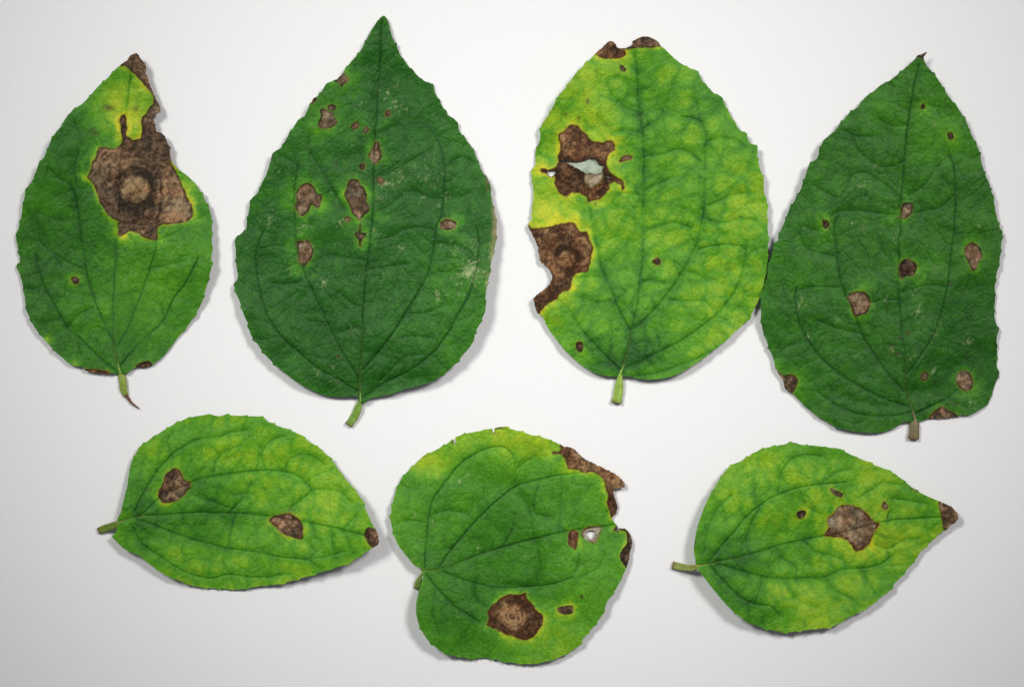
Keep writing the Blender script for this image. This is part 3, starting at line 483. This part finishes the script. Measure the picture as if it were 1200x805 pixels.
def pigment_mesh(name, verts, faces, normals, colors, mat, parent):
    me = bpy.data.meshes.new(name)
    nv, nf = len(verts), len(faces)
    me.vertices.add(nv); me.loops.add(nf * 4); me.polygons.add(nf)
    me.vertices.foreach_set('co', np.ascontiguousarray(verts, np.float32).ravel())
    me.polygons.foreach_set('loop_start', np.arange(0, nf * 4, 4, dtype=np.int32))
    me.loops.foreach_set('vertex_index', np.ascontiguousarray(faces, np.int32).ravel())
    me.polygons.foreach_set('use_smooth', np.ones(nf, bool))
    me.update(calc_edges=True)
    ca = me.attributes.new('pigment', 'FLOAT_COLOR', 'POINT')
    rgba = np.ones((nv, 4), np.float32); rgba[:, :3] = colors
    ca.data.foreach_set('color', rgba.ravel())
    if normals is not None:
        me.normals_split_custom_set_from_vertices(np.ascontiguousarray(normals, np.float32))
    me.materials.append(mat)
    o = bpy.data.objects.new(name, me)
    o.parent = parent
    col.objects.link(o)
    return o

def teeth_outline(pts, rng, base, seed, torn):
    """smooth the traced outline, roughen it slightly and set small teeth along it, leaning to the tip."""
    p = catmull(pts, True, 0.6)
    d = np.roll(p, -1, 0) - np.roll(p, 1, 0)
    ln = np.hypot(d[:, 0], d[:, 1]); t = d / np.maximum(ln, 1e-6)[:, None]
    area = 0.5 * np.sum(p[:, 0] * np.roll(p[:, 1], -1) - np.roll(p[:, 0], -1) * p[:, 1])
    nrm = np.stack([t[:, 1], -t[:, 0]], 1) * (1 if area > 0 else -1)
    s = np.concatenate([[0], np.cumsum(np.hypot(*(np.diff(p, axis=0)).T))])
    off = 0.30 * fbm(s, s * 0 + seed, 9, seed, 3) + 0.25 * fbm(s, s * 0 + 3.3, 3, seed + 5, 2)
    bd = np.hypot(p[:, 0] - base[0], p[:, 1] - base[1])
    grow = np.gradient(np.convolve(np.concatenate([bd[-40:], bd, bd[:40]]), np.ones(81) / 81, 'valid'))
    pos = rng.uniform(4, 14)
    while pos < s[-1] - 10:
        k = min(np.searchsorted(s, pos), len(p) - 1)
        ok = bd[k] > 0.22 * bd.max() and bd[k] < 0.95 * bd.max() and torn[k] > 6
        if ok:
            h = rng.uniform(0.8, 2.2); w = rng.uniform(6, 10)
            u = (s - pos) * (1 if grow[k] > 0 else -1)
            off = off + np.where((u > -w) & (u <= 0), h * ((u + w) / w) ** 1.6, 0) + np.where((u > 0) & (u < 1.6), h * (1 - u / 1.6), 0)
        pos += rng.uniform(14, 24)
    ragged = np.clip(1 - torn / 4, 0, 1)
    off = off + ragged * (1.5 * fbm(p[:, 0], p[:, 1], 5, seed + 8, 3, .8))
    return p + nrm * off[:, None]

def build_leaf(D):
    seed = D['seed']; rng = random.Random(seed)
    p_ = catmull(D['outline'], True, 0.6)
    big_l = [l['poly'] for l in D['lesions'] if np.ptp(l['poly'][:, 0]) + np.ptp(l['poly'][:, 1]) > 16]
    torn = np.full(len(p_), 99.0)
    for lp in big_l:
        q0, q1 = lp.min(0), lp.max(0)
        near_box = np.hypot(np.maximum(np.maximum(q0[0] - p_[:, 0], p_[:, 0] - q1[0]), 0), np.maximum(np.maximum(q0[1] - p_[:, 1], p_[:, 1] - q1[1]), 0))
        lc = catmull(lp, True, 1.0)
        cand = np.nonzero(near_box < 12)[0]
        for kk in cand:
            x_, y_ = p_[kk]
            dmin = np.hypot(lc[:, 0] - x_, lc[:, 1] - y_).min()
            xa, ya = lc[:, 0], lc[:, 1]; xb, yb = np.roll(xa, -1), np.roll(ya, -1)
            m_ = (ya <= y_) != (yb <= y_)
            if (np.sum(xa[m_] + (y_ - ya[m_]) / (yb[m_] - ya[m_]) * (xb[m_] - xa[m_]) > x_) % 2) == 1: dmin = 0
            torn[kk] = min(torn[kk], dmin)
    outline = teeth_outline(D['outline'], rng, D['midrib'][0], seed, torn)
    x0, y0 = np.floor(outline.min(0)) - 4; x1, y1 = np.ceil(outline.max(0)) + 4
    gx = np.arange(x0, x1 + 1); gy = np.arange(y0, y1 + 1)
    H, W = len(gy), len(gx); shp = (H, W)
    X, Y = np.meshgrid(gx, gy)
    cx, cy = gx[:-1] + 0.5, gy[:-1] + 0.5
    cell_in = inside(outline, cx, cy)
    holes = []
    for h in D['holes']:
        hp = catmull(h, True, 0.8)
        hp = hp + np.stack([fbm(hp[:, 0], hp[:, 1], 4, seed + 3, 2), fbm(hp[:, 0], hp[:, 1], 4, seed + 9, 2)], 1) * 0.9
        holes.append(hp)
        cell_in &= ~inside(hp, cx, cy)

    # distances to the margin and to the veins
    d_edge = dist_field(D['outline'], True, gx, gy, 40, shp)
    mains = [D['midrib']] + D['veins']
    wob = [catmull(v, False, 4) for v in mains]
    wob = [v + 0.6 * np.stack([fbm(v[:, 0], v[:, 1], 12, seed + 31, 2), fbm(v[:, 0], v[:, 1], 12, seed + 47, 2)], 1) for v in wob]
    dm = [dist_field(v, False, gx, gy, 30, shp) for v in wob]
    d_main = np.minimum.reduce(dm)
    minr = [catmull(v, False, 4) for v in D['minor']]
    minr = [v + 0.6 * np.stack([fbm(v[:, 0], v[:, 1], 14, seed + 61, 3), fbm(v[:, 0], v[:, 1], 14, seed + 77, 3)], 1) for v in minr]
    d_min = np.minimum.reduce([dist_field(v, False, gx, gy, 30, shp) for v in minr])

    # rungs of fine veins that leave the main veins and run to the next one or to the margin
    rungs = []
    for vi, v in enumerate(wob):
        seg = np.hypot(*np.diff(v, axis=0).T); arc = np.concatenate([[0], np.cumsum(seg)])
        others = np.minimum(np.minimum.reduce([dm[k] for k in range(len(dm)) if k != vi]), d_min + 0.3)
        for side in (-1, 1):
            a_ = rng.uniform(14, 26)
            while a_ < arc[-1] - 8:
                k = min(np.searchsorted(arc, a_), len(v) - 2)
                tgv = v[k + 1] - v[k]; ang = math.atan2(tgv[1], tgv[0]) + side * math.radians(rng.uniform(52, 82))
                pt = v[k].copy(); path = [pt.copy()]; turn = -side * rng.uniform(0.0, 0.035)
                for stp in range(rng.randint(9, 24)):
                    ang += turn + rng.gauss(0, 0.10)
                    pt = pt + 2.2 * np.array([math.cos(ang), math.sin(ang)])
                    j_, i_ = int(pt[1] - gy[0]), int(pt[0] - gx[0])
                    if not (0 <= j_ < H - 1 and 0 <= i_ < W - 1) or not cell_in[j_, i_]: break
                    path.append(pt.copy())
                    if stp > 2 and others[j_, i_] < 1.2: break
                if len(path) > 4: rungs.append(np.array(path))
                a_ += rng.uniform(11, 22)
    d_rung = np.minimum.reduce([dist_field(v, False, gx, gy, 8, shp) for v in rungs])

    rg = D.get('rung', 0.68)
    # ------------- relief (in photo pixels above the sheet)
    hgt = np.full(shp, float(D['rest']))
    for (bx, by), sg, a in D['bumps']:
        hgt += 0.62 * a * np.exp(-((X - bx) ** 2 + (Y - by) ** 2) / (2 * sg * sg))
    hgt += 6.5 * fbm(X, Y, 95, seed + 101, 2)
    hgt += 2.6 * fbm(X, Y, 26, seed + 111, 2)
    hgt += 0.22 * fbm(X, Y, 7, seed + 121, 2)
    q = np.minimum(d_main / 1.0, d_min * 1.25)
    hgt += 0.8 * (1 - np.exp(-(q / 5.0) ** 2))
    wxx = X + 3 * fbm(X, Y, 12, seed + 131, 2); wyy = Y + 3 * fbm(X, Y, 12, seed + 132, 2)
    net = np.minimum(cell_net(wxx, wyy, 15, seed + 141) * 1.6, cell_net(wxx, wyy, 7, seed + 142) + 0.12)
    hgt += 0.50 * np.minimum(net, 0.4) / 0.4
    g_mid = 1.5 * np.exp(-(dm[0] / 1.0) ** 2)
    g_main = 1.3 * np.exp(-(np.minimum.reduce(dm[1:]) / 0.95) ** 2)
    g_min = 0.6 * np.exp(-(d_min / 0.95) ** 2)
    hgt -= np.maximum(np.maximum(g_mid, g_main), np.maximum(g_min, rg * 0.34 * np.exp(-(d_rung / 0.9) ** 2)))
    hgt += rg * 0.42 * (1 - np.exp(-(d_rung / 3.5) ** 2))
    for c, w, a in D['creases']:
        dc = dist_field(catmull(c, False, 4), False, gx, gy, w * 4, shp)
        hgt -= a * np.exp(-(dc / w) ** 2)

    # ------------- pigment
    fine = fbm(X, Y, 4.2, seed + 7, 3)
    c = D['c0'] + D['noise_c'] * fbm(X, Y, 30, seed + 1, 4) + 0.03 * fbm(X, Y, 11, seed + 2, 3) + 0.045 * fine + 0.04 * vnoise(X, Y, 1.6, seed + 5)
    for (bx, by), sg, a in D['tone']:
        wx = 7 * fbm(X, Y, 26, seed + 19, 3); wy = 7 * fbm(X, Y, 26, seed + 29, 3)
        c += a * np.exp(-((X + wx - bx) ** 2 + (Y + wy - by) ** 2) / (2 * sg * sg))
    vg = D['vein_green']
    wv = 1 + 0.5 * fbm(X, Y, 18, seed + 13, 2)
    c -= 0.8 * vg * np.exp(-(d_main / (6.0 * wv)) ** 2) + 0.65 * vg * np.exp(-(d_min / (4.5 * wv)) ** 2)
    big = cell_net(X + 6 * fbm(X, Y, 22, seed + 171, 2), Y + 6 * fbm(X, Y, 22, seed + 172, 2), D.get('mottle_size', 25), seed + 173)
    c += D.get('mottle', 0.05) * (np.minimum(big, 0.45) / 0.45 - 0.6)
    vbr = 0.95 + 0.6 * fbm(X, Y, 22, seed + 63, 2)
    c -= vbr * ((0.24 if D['c0'] < 0.5 else 0.15) * np.exp(-(d_main / 0.85) ** 2) + 0.10 * np.exp(-(d_min / 0.9) ** 2))
    c -= rg * vbr * 0.055 * np.exp(-(d_rung / 0.85) ** 2) + 0.35 * vg * np.exp(-(d_rung / 3.5) ** 2)
    # fine net of small veins
    c -= 0.075 * np.exp(-(net / 0.09) ** 2)
    c += D.get('edge_c', 0.06) * np.exp(-d_edge / 5)

    lesion_cell = np.full((H - 1, W - 1), -1)
    les_col = np.zeros(shp + (3,)); les_mask = np.zeros(shp); orange = np.zeros(shp)
    halo_sum = np.zeros(shp)
    for li, Ls in enumerate(D['lesions']):
        poly = catmull(Ls['poly'], True, 1.0)
        jag = min(max(0.05 * math.sqrt(abs(0.5 * np.sum(poly[:, 0] * np.roll(poly[:, 1], -1) - np.roll(poly[:, 0], -1) * poly[:, 1]))), 0.8), 1.7)
        poly = poly + jag * np.stack([fbm(poly[:, 0], poly[:, 1], 6, seed + 200 + li, 3, .8), fbm(poly[:, 0], poly[:, 1], 6, seed + 300 + li, 3, .8)], 1)
        R = 30
        de = dist_field(poly, True, gx, gy, R, shp)
        ins = inside(poly, gx + 1e-4, gy + 1e-4)
        sd = np.where(ins, -de, de)
        if Ls['halo'] > 0:
            nz = 1.2 + 2.0 * fbm(X, Y, 15, seed + 400 + li, 3)
            halo_sum = np.maximum(halo_sum, (0.62 if D['c0'] < 0.3 and seed != 11 else 0.85) * Ls['halo'] * (0.85 + 1.1 * fbm(X, Y, 16, seed + 450 + li, 3)) * np.exp(-(np.maximum(sd, 0) / (Ls['hw'] * np.maximum(nz, .3))) ** 1.5))
        og = Ls.get('orange', 0.35)
        orange = np.maximum(orange, og * np.exp(-(np.maximum(sd, 0) / 1.6) ** 2) * (0.6 + 0.8 * fbm(X, Y, 7, seed + 500 + li, 2)))
        dk, md, lt, rim = LESION_TONES[Ls['tone']]
        size = math.sqrt(max(ins.sum(), 1))
        v = 0.75 * fbm(X, Y, max(6, size * 0.35), seed + 600 + li, 4, .7) + 0.58 * fbm(X, Y, 4.0, seed + 700 + li, 3, .8) + 0.36 * vnoise(X, Y, 1.4, seed + 707)
        rimw = Ls.get('rimw', 1.3 if size > 9 else 0.9)
        rimf = np.exp(-(np.abs(sd + 0.6) / rimw) ** 1.6) * (0.95 + 1.5 * fbm(X, Y, 7, seed + 800 + li, 2))
        if 'ring' in Ls:
            rx, ry = Ls['ring']; ra, rb = Ls['rr']
            r = np.hypot(X - rx, Y - ry) * (1 + 0.12 * fbm(X, Y, 16, seed + 808, 2))
            if Ls.get('concentric'):
                disc = 1 / (1 + np.exp((r - ra) / 1.4))
                v += 0.38 * disc + np.clip(0.10 + 0.5 * fbm(X, Y, 9, seed + 811, 3), 0, .3) * np.cos(r * 1.35 + 1.5 * fbm(X, Y, 9, seed + 814, 2)) * disc - 0.30 * (1 - disc)
                v -= 0.5 * np.exp(-(r / 4.0) ** 2)
            else:
                disc = 1 / (1 + np.exp((r - ra) / 2.2))
                v += 0.5 * disc - 0.42 * np.exp(-((r - (ra + rb) / 2 - 2) / ((rb - ra) * .62)) ** 2)
                v += np.clip(0.02 + 0.30 * fbm(X, Y, 14, seed + 812, 3), 0, .2) * np.cos(r * 0.85 + 2.5 * fbm(X, Y, 10, seed + 813, 2))
        if holes and Ls['tone'] == 'red':
            dh = np.minimum.reduce([dist_field(h_, True, gx, gy, 30, shp) for h_ in holes])
            v -= 0.55 * np.exp(-(dh / 6.0) ** 2)
        k = np.clip(v + Ls.get('bias', 0.44), 0, 1)[..., None]
        colr = np.where(k < 0.5, dk + (md - dk) * k * 2, md + (lt - md) * (k - 0.5) * 2)
        # some reddish cast in patches
        colr = colr * (1 + np.array([0.09, -0.02, -0.07]) * fbm(X, Y, 15, seed + 900 + li, 2)[..., None] * 2)
        if 'ring' in Ls and not Ls.get('concentric'):
            warm = (disc * 0.5)[..., None]
            colr = colr * (1 - warm) + colr * np.array([1.12, 1.05, 0.82]) * warm
        colr = colr * (1 - 0.5 * np.exp(-(d_main / 0.7) ** 2) - 0.22 * np.exp(-(d_min / 0.7) ** 2) - 0.18 * np.exp(-(net / 0.06) ** 2))[..., None]
        rf = np.clip(rimf, 0, 1)[..., None]
        colr = colr * (1 - rf) + rim * rf
        m = np.clip(0.5 - sd / 1.0, 0, 1)
        prior = les_mask
        if li and D['lesions'][0]['tone'] == 'skin':       # the thin papery tissue stays on top of the blotch around it
            m = m * (1 - keep)
        les_col = les_col * (1 - m[..., None]) + colr * m[..., None]
        les_mask = np.maximum(prior, m)
        if Ls['tone'] == 'skin': keep = m.copy()
        # the dead tissue sinks a little below the living blade and wrinkles
        hgt -= 0.55 * np.clip(-sd / 2.0, 0, 1)
        hgt += np.clip(-sd / 3.0, 0, 1) * (0.9 * fbm(X, Y, 9, seed + 950 + li, 3))
        if 'ring' in Ls:
            hgt += 1.6 * np.exp(-(r / (ra * 0.8)) ** 2) + 0.06 * np.cos(r * 1.1) * np.clip(-sd / 3, 0, 1)
        if size > 4.5:
            lab = inside(poly, cx, cy) & cell_in & (lesion_cell < 0)
            lesion_cell[lab] = li
    c += halo_sum * (1 - np.clip(c - 0.55, 0, .4))
    c = np.where(c > 0.70, 0.70 + 0.80 * (c - 0.70), c)
    c = np.clip(c, 0, 1)
    rgb = np.stack([np.interp(c, RAMP_T, RAMP_C[:, k]) for k in range(3)], -1)
    rgb = rgb * np.array(D['tint'])
    # grain of the blade and midrib paleness towards the stalk
    rgb *= (1 + 0.22 * fbm(X, Y, 2.6, seed + 3, 2))[..., None]
    base = D['midrib'][0]
    pale = np.exp(-(dm[0] / 0.9) ** 2) * np.exp(-np.hypot(X - base[0], Y - base[1]) / 34) * 0.55
    rgb = rgb * (1 - pale[..., None]) + lin((128, 150, 62)) * pale[..., None]
    # lit flank of each vein furrow, painted as a pale line to one side
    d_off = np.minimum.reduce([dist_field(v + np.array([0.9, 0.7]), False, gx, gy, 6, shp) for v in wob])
    lit_flank = 0.34 * np.exp(-(d_off / 0.65) ** 2) * np.clip(0.55 + 1.6 * fbm(X, Y, 30, seed + 181, 2), 0, 1)
    rgb = rgb * (1 - lit_flank[..., None]) + (rgb * 1.5 + 0.03) * lit_flank[..., None] * 1.0
    of = np.clip(orange, 0, 1)[..., None]
    rgb = rgb * (1 - of) + lin((150, 92, 34)) * of
    for (bx, by), sx, sy, a, *sc_ in D['smudges']:
        wx = 1.2 * fbm(X, Y, 4, seed + 21, 2); wy = 1.2 * fbm(X, Y, 4, seed + 33, 2)
        r2 = ((X + wx - bx) / sx) ** 2 + ((Y + wy - by) / sy) ** 2
        m = (a * np.clip(1.25 - r2 ** 0.5 * 0.75, 0, 1) * (0.85 + 0.6 * fbm(X, Y, 3, seed + 35, 2)))
        m = np.clip(m, 0, 1)[..., None]
        rgb = rgb * (1 - m) + lin(sc_[0] if sc_ else (74, 50, 36)) * m
    sp = D.get('specks', 0.002)
    hs = hash2(X, Y, seed + 161)
    m = np.where(hs < sp, 0.10 + 0.35 * hash2(X, Y, seed + 162), 0) * np.clip(0.5 + 1.5 * fbm(X, Y, 40, seed + 163, 2), 0, 1)
    rgb = rgb * (1 - m[..., None]) + lin((150, 172, 118)) * m[..., None]
    # pale feeding scars: short scratches in clusters
    for (bx, by), rad, n, a in D['scars']:
        for _ in range(int(n * 1.5)):
            ang = rng.uniform(0, 6.283); rr_ = rad * 0.75 * abs(rng.gauss(0, 1))
            px = bx + rr_ * math.cos(ang); py = by + rr_ * math.sin(ang)
            dr = rng.gauss(1.75, 0.8); ln = 1.9 * rng.random() ** 2; wd = rng.uniform(0.4, 0.8)
            i0, i1 = int(px - 6 - gx[0]), int(px + 7 - gx[0]); j0, j1 = int(py - 6 - gy[0]), int(py + 7 - gy[0])
            if i0 < 0 or j0 < 0 or i1 > W or j1 > H: continue
            xx = X[j0:j1, i0:i1] - px; yy = Y[j0:j1, i0:i1] - py
            u = xx * math.cos(dr) + yy * math.sin(dr); w_ = -xx * math.sin(dr) + yy * math.cos(dr)
            mm = np.exp(-(np.maximum(np.abs(u) - ln, 0) / 0.6) ** 2 - (w_ / wd) ** 2) * a * rng.uniform(.12, .62)
            rgb[j0:j1, i0:i1] = rgb[j0:j1, i0:i1] * (1 - mm[..., None]) + lin((176, 188, 134)) * mm[..., None]
    lm = les_mask[..., None]
    rgb = rgb * (1 - lm) + les_col * lm
    rgb = np.clip(rgb * 0.90 * D['gain'], 0.004, 0.85)

    # ------------- grid mesh, margin vertices pulled onto the outline
    VX, VY = X.astype(float).copy(), Y.astype(float).copy()
    padded = np.zeros((H + 1, W + 1), bool); padded[1:-1, 1:-1] = cell_in
    cnt = padded[:-1, :-1].astype(int) + padded[1:, :-1] + padded[:-1, 1:] + padded[1:, 1:]
    bj, bi = np.nonzero((cnt > 0) & (cnt < 4))
    allb = np.concatenate([outline] + holes) if holes else outline
    bp = np.stack([X[bj, bi], Y[bj, bi]], 1).astype(float)
    near = np.zeros(len(bp), int)
    for k in range(0, len(bp), 400):
        dd = ((bp[k:k+400, None, :] - allb[None]) ** 2).sum(-1)
        near[k:k+400] = dd.argmin(1)
    tgt = allb[near]; mv = tgt - bp; ml = np.hypot(mv[:, 0], mv[:, 1])
    f = np.where(ml > 0.95, 0.95 / np.maximum(ml, 1e-6), 1)[:, None]
    newp = bp + mv * f
    VX[bj, bi] = newp[:, 0]; VY[bj, bi] = newp[:, 1]

    hgt = np.maximum(hgt, 1.7)
    wx, wy, wz = to_world(VX, VY, hgt)
    gyv, gxv = np.gradient(hgt)
    nz = np.stack([-gxv, gyv, np.ones(shp)], -1); nz /= np.linalg.norm(nz, axis=-1, keepdims=True)
    top = np.stack([wx, wy, wz], -1)
    thick = 0.9 * S
    bot = top - nz * thick
    bot[..., 2] = np.maximum(bot[..., 2], 0.00012)

    # part of each cell: blade 0, midrib / veins, lesions
    part = np.zeros((H - 1, W - 1), int)
    cm = [0.25 * (d[:-1, :-1] + d[1:, :-1] + d[:-1, 1:] + d[1:, 1:]) for d in dm]
    for k in range(len(cm) - 1, -1, -1):
        part[cm[k] < (1.25 if k == 0 else 1.0)] = 1 + k
    part[lesion_cell >= 0] = 100 + lesion_cell[lesion_cell >= 0]
    part[~cell_in] = -1

    root = bpy.data.objects.new('leaf', None)
    root.empty_display_size = 0.01
    bw = to_world(base[0], base[1], 0)
    root.location = bw
    root['label'] = D['label']; root['category'] = 'leaf'; root['group'] = GROUP
    col.objects.link(root)
    bwv = np.array(bw)

    vid = np.arange(H * W).reshape(shp)
    jj, ii = np.nonzero(cell_in)
    quad_all = np.stack([vid[jj + 1, ii], vid[jj + 1, ii + 1], vid[jj, ii + 1], vid[jj, ii]], 1)
    lab = part[jj, ii]
    topf = top.reshape(-1, 3) - bwv; botf = bot.reshape(-1, 3) - bwv; nf = nz.reshape(-1, 3); cf = rgb.reshape(-1, 3)
    # margin edges: cell sides with no cell beyond
    nb = [(1, 0, (0, 1)), (0, 1, (1, 2)), (-1, 0, (2, 3)), (0, -1, (3, 0))]      # (dj, di, quad corners of that side)
    pin = padded

    def submesh(sel, name, mat, label=None):
        qs = quad_all[sel]; sj, si = jj[sel], ii[sel]
        used = np.unique(qs)
        remap = np.full(H * W, -1); remap[used] = np.arange(len(used))
        n = len(used)
        t = remap[qs]
        b = (t + n)[:, ::-1]
        sides = []
        for dj, di, (a, bb) in nb:
            open_ = ~pin[sj + 1 + dj, si + 1 + di]
            e0 = t[open_, a]; e1 = t[open_, bb]
            sides.append(np.stack([e1, e0, e0 + n, e1 + n], 1))
        faces = np.concatenate([t, b] + sides)
        V = np.concatenate([topf[used], botf[used]])
        Nn = np.concatenate([nf[used], -nf[used]])
        under = cf[used] * 0.75 + np.array([0.10, 0.13, 0.06]) * 0.45        # paler underside
        C = np.concatenate([cf[used], under])
        o = pigment_mesh(name, V, faces, Nn, C, mat, root)
        if label: o['label'] = label
        return o

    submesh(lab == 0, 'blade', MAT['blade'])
    if 'hole_shade' in D:                                   # added sheet inside the hole, coloured like paper in greenish shade
        fp = catmull(D['hole_shade'], True, 2.0); fc = fp.mean(0)
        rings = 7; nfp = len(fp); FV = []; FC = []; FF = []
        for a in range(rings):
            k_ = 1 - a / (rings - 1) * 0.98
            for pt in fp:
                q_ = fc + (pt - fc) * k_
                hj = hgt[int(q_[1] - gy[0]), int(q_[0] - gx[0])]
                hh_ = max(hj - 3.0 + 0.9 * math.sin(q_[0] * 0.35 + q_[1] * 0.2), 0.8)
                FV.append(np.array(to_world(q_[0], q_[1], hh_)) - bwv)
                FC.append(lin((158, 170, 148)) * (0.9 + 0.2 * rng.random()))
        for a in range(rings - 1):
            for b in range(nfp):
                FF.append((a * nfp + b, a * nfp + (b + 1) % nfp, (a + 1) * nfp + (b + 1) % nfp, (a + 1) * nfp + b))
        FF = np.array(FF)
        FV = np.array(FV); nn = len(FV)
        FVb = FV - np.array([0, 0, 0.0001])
        fo = pigment_mesh('hole_shade_sheet', np.concatenate([FV, FVb]), np.concatenate([FF, FF[:, ::-1] + nn]), None, np.concatenate([FC, FC]), MAT['petiole'], root)
        fo['label'] = 'added grey-green sheet for the shaded paper inside the torn hole'
    for k in range(len(mains)):
        s_ = lab == 1 + k
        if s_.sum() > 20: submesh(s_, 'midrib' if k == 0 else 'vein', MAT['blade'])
    for li, Ls in enumerate(D['lesions']):
        s_ = lab == 100 + li
        if s_.sum() > 6: submesh(s_, 'lesion', MAT['lesion'], Ls.get('label'))

    # ------------- petiole: a tapered, slightly channelled stalk from the blade down to the sheet
    path, widths, pc, tail = D['petiole']
    mid = catmull(D['midrib'], False, 1.0)
    inn = mid[min(3 if seed == 67 else 13, len(mid) - 1)]; inn2 = mid[min(1 if seed == 67 else 5, len(mid) - 1)]
    path = np.concatenate([[inn, inn2], path[1:] if np.hypot(*(path[0] - base)) < 25 else path]); widths = [1.2, 0.55 * widths[0] if len(widths) == 4 else 3.0] + widths[1:]
    pp = catmull(path, False, 1.2)
    wd = np.interp(np.linspace(0, 1, len(pp)), np.linspace(0, 1, len(widths)), widths)
    j = int(round(base[1] - gy[0])); i = int(round(base[0] - gx[0]))
    h0 = hgt[np.clip(j, 0, H - 1), np.clip(i, 0, W - 1)]
    n = len(pp); K = 14
    tt = np.linspace(0, 1, n)
    pj = np.clip((pp[:, 1] - gy[0]).round().astype(int), 0, H - 1); pi_ = np.clip((pp[:, 0] - gx[0]).round().astype(int), 0, W - 1)
    under = padded[pj + 1, pi_ + 1]
    last = np.nonzero(under)[0].max() if under.any() else 0
    tt2 = np.clip((np.arange(n) - last) / max(n - 1 - last, 1), 0, 1)
    hb = np.where(np.arange(n) <= last, hgt[pj, pi_], hgt[pj[last], pi_[last]])
    hz = (hb - 0.06 * wd) * (1 - tt2) ** 1.4 + (0.31 * wd + 0.4) * (1 - (1 - tt2) ** 1.4)
    hz = np.maximum(hz, np.minimum(0.31 * wd + 0.3, 9))
    tg = np.gradient(pp, axis=0); tg /= np.linalg.norm(tg, axis=1, keepdims=True)
    V = []; C = []
    pcl = lin(pc)
    for a in range(n):
        sx, sy = -tg[a, 1], tg[a, 0]
        for b in range(K):
            th = 2 * math.pi * b / K
            rr_ = wd[a] / 2 * (1 + 0.10 * math.sin(a * 0.55 + b) * 0.5 + 0.05 * rng.uniform(-1, 1))
            u = rr_ * math.cos(th); hh_ = rr_ * math.sin(th) * 0.62
            if math.sin(th) > 0.8: hh_ -= 0.22 * rr_
            V.append(np.array(to_world(pp[a, 0] + sx * u, pp[a, 1] + sy * u, max(hz[a] + hh_, 0.2))) - bwv)
            q = 0.80 + 0.3 * rng.random() + 0.12 * math.sin(th * 3 + 1)
            edge_brown = max(0, (tt[a] - 0.86) / 0.14) * 0.55 + (0.10 if abs(math.cos(th)) > .8 else 0)
            cc = pcl * q
            cc = cc * (1 - edge_brown) + lin((92, 62, 38)) * edge_brown
            C.append(cc * 0.9)
    faces = [(a * K + b, a * K + (b + 1) % K, (a + 1) * K + (b + 1) % K, (a + 1) * K + b) for a in range(n - 1) for b in range(K)]
    po = pigment_mesh('petiole', np.array(V), np.array(faces)[:, ::-1], None, np.array(C), MAT['petiole'], root)
    # cut end: a shallow brown cap
    endv = V[-K:]; ctr = np.mean(endv, 0)
    tdir = np.array([tg[-1, 0], -tg[-1, 1], 0])
    V2 = [ctr + (v - ctr) * s_ + tdir * e * S for s_, e in ((1.03, -0.25), (1.0, 0.35), (0.62, 0.75), (0.12, 0.6)) for v in endv]
    f2 = [(a * K + b, a * K + (b + 1) % K, (a + 1) * K + (b + 1) % K, (a + 1) * K + b) for a in range(3) for b in range(K)]
    c2 = [lin((110, 74, 50)) * rng.uniform(.6, 1.1) for _ in V2]
    pigment_mesh('cut_end', np.array(V2), np.array(f2)[:, ::-1], None, np.array(c2), MAT['petiole'], po)
    if tail is not None:
        tp = catmull(tail, False, 1.2); m = len(tp); tgt_ = np.gradient(tp, axis=0); tgt_ /= np.linalg.norm(tgt_, axis=1, keepdims=True)
        V3 = []
        for a in range(m):
            r_ = 1.6 * (1 - a / m) ** 0.7 + 0.35
            r_ *= 1 + 0.25 * math.sin(a * 1.7)
            for b in range(8):
                th = 2 * math.pi * b / 8
                V3.append(np.array(to_world(tp[a, 0] - tgt_[a, 1] * r_ * math.cos(th), tp[a, 1] + tgt_[a, 0] * r_ * math.cos(th), max(2.2 + r_ * math.sin(th), .2))) - bwv)
        f3 = [(a * 8 + b, a * 8 + (b + 1) % 8, (a + 1) * 8 + (b + 1) % 8, (a + 1) * 8 + b) for a in range(m - 1) for b in range(8)]
        c3 = [lin((112, 70, 52)) * rng.uniform(.6, 1.2) for _ in V3]
        pigment_mesh('torn_fibre', np.array(V3), np.array(f3)[:, ::-1], None, np.array(c3), MAT['petiole'], po)
    return root

for D in LEAVES:
    build_leaf(D)
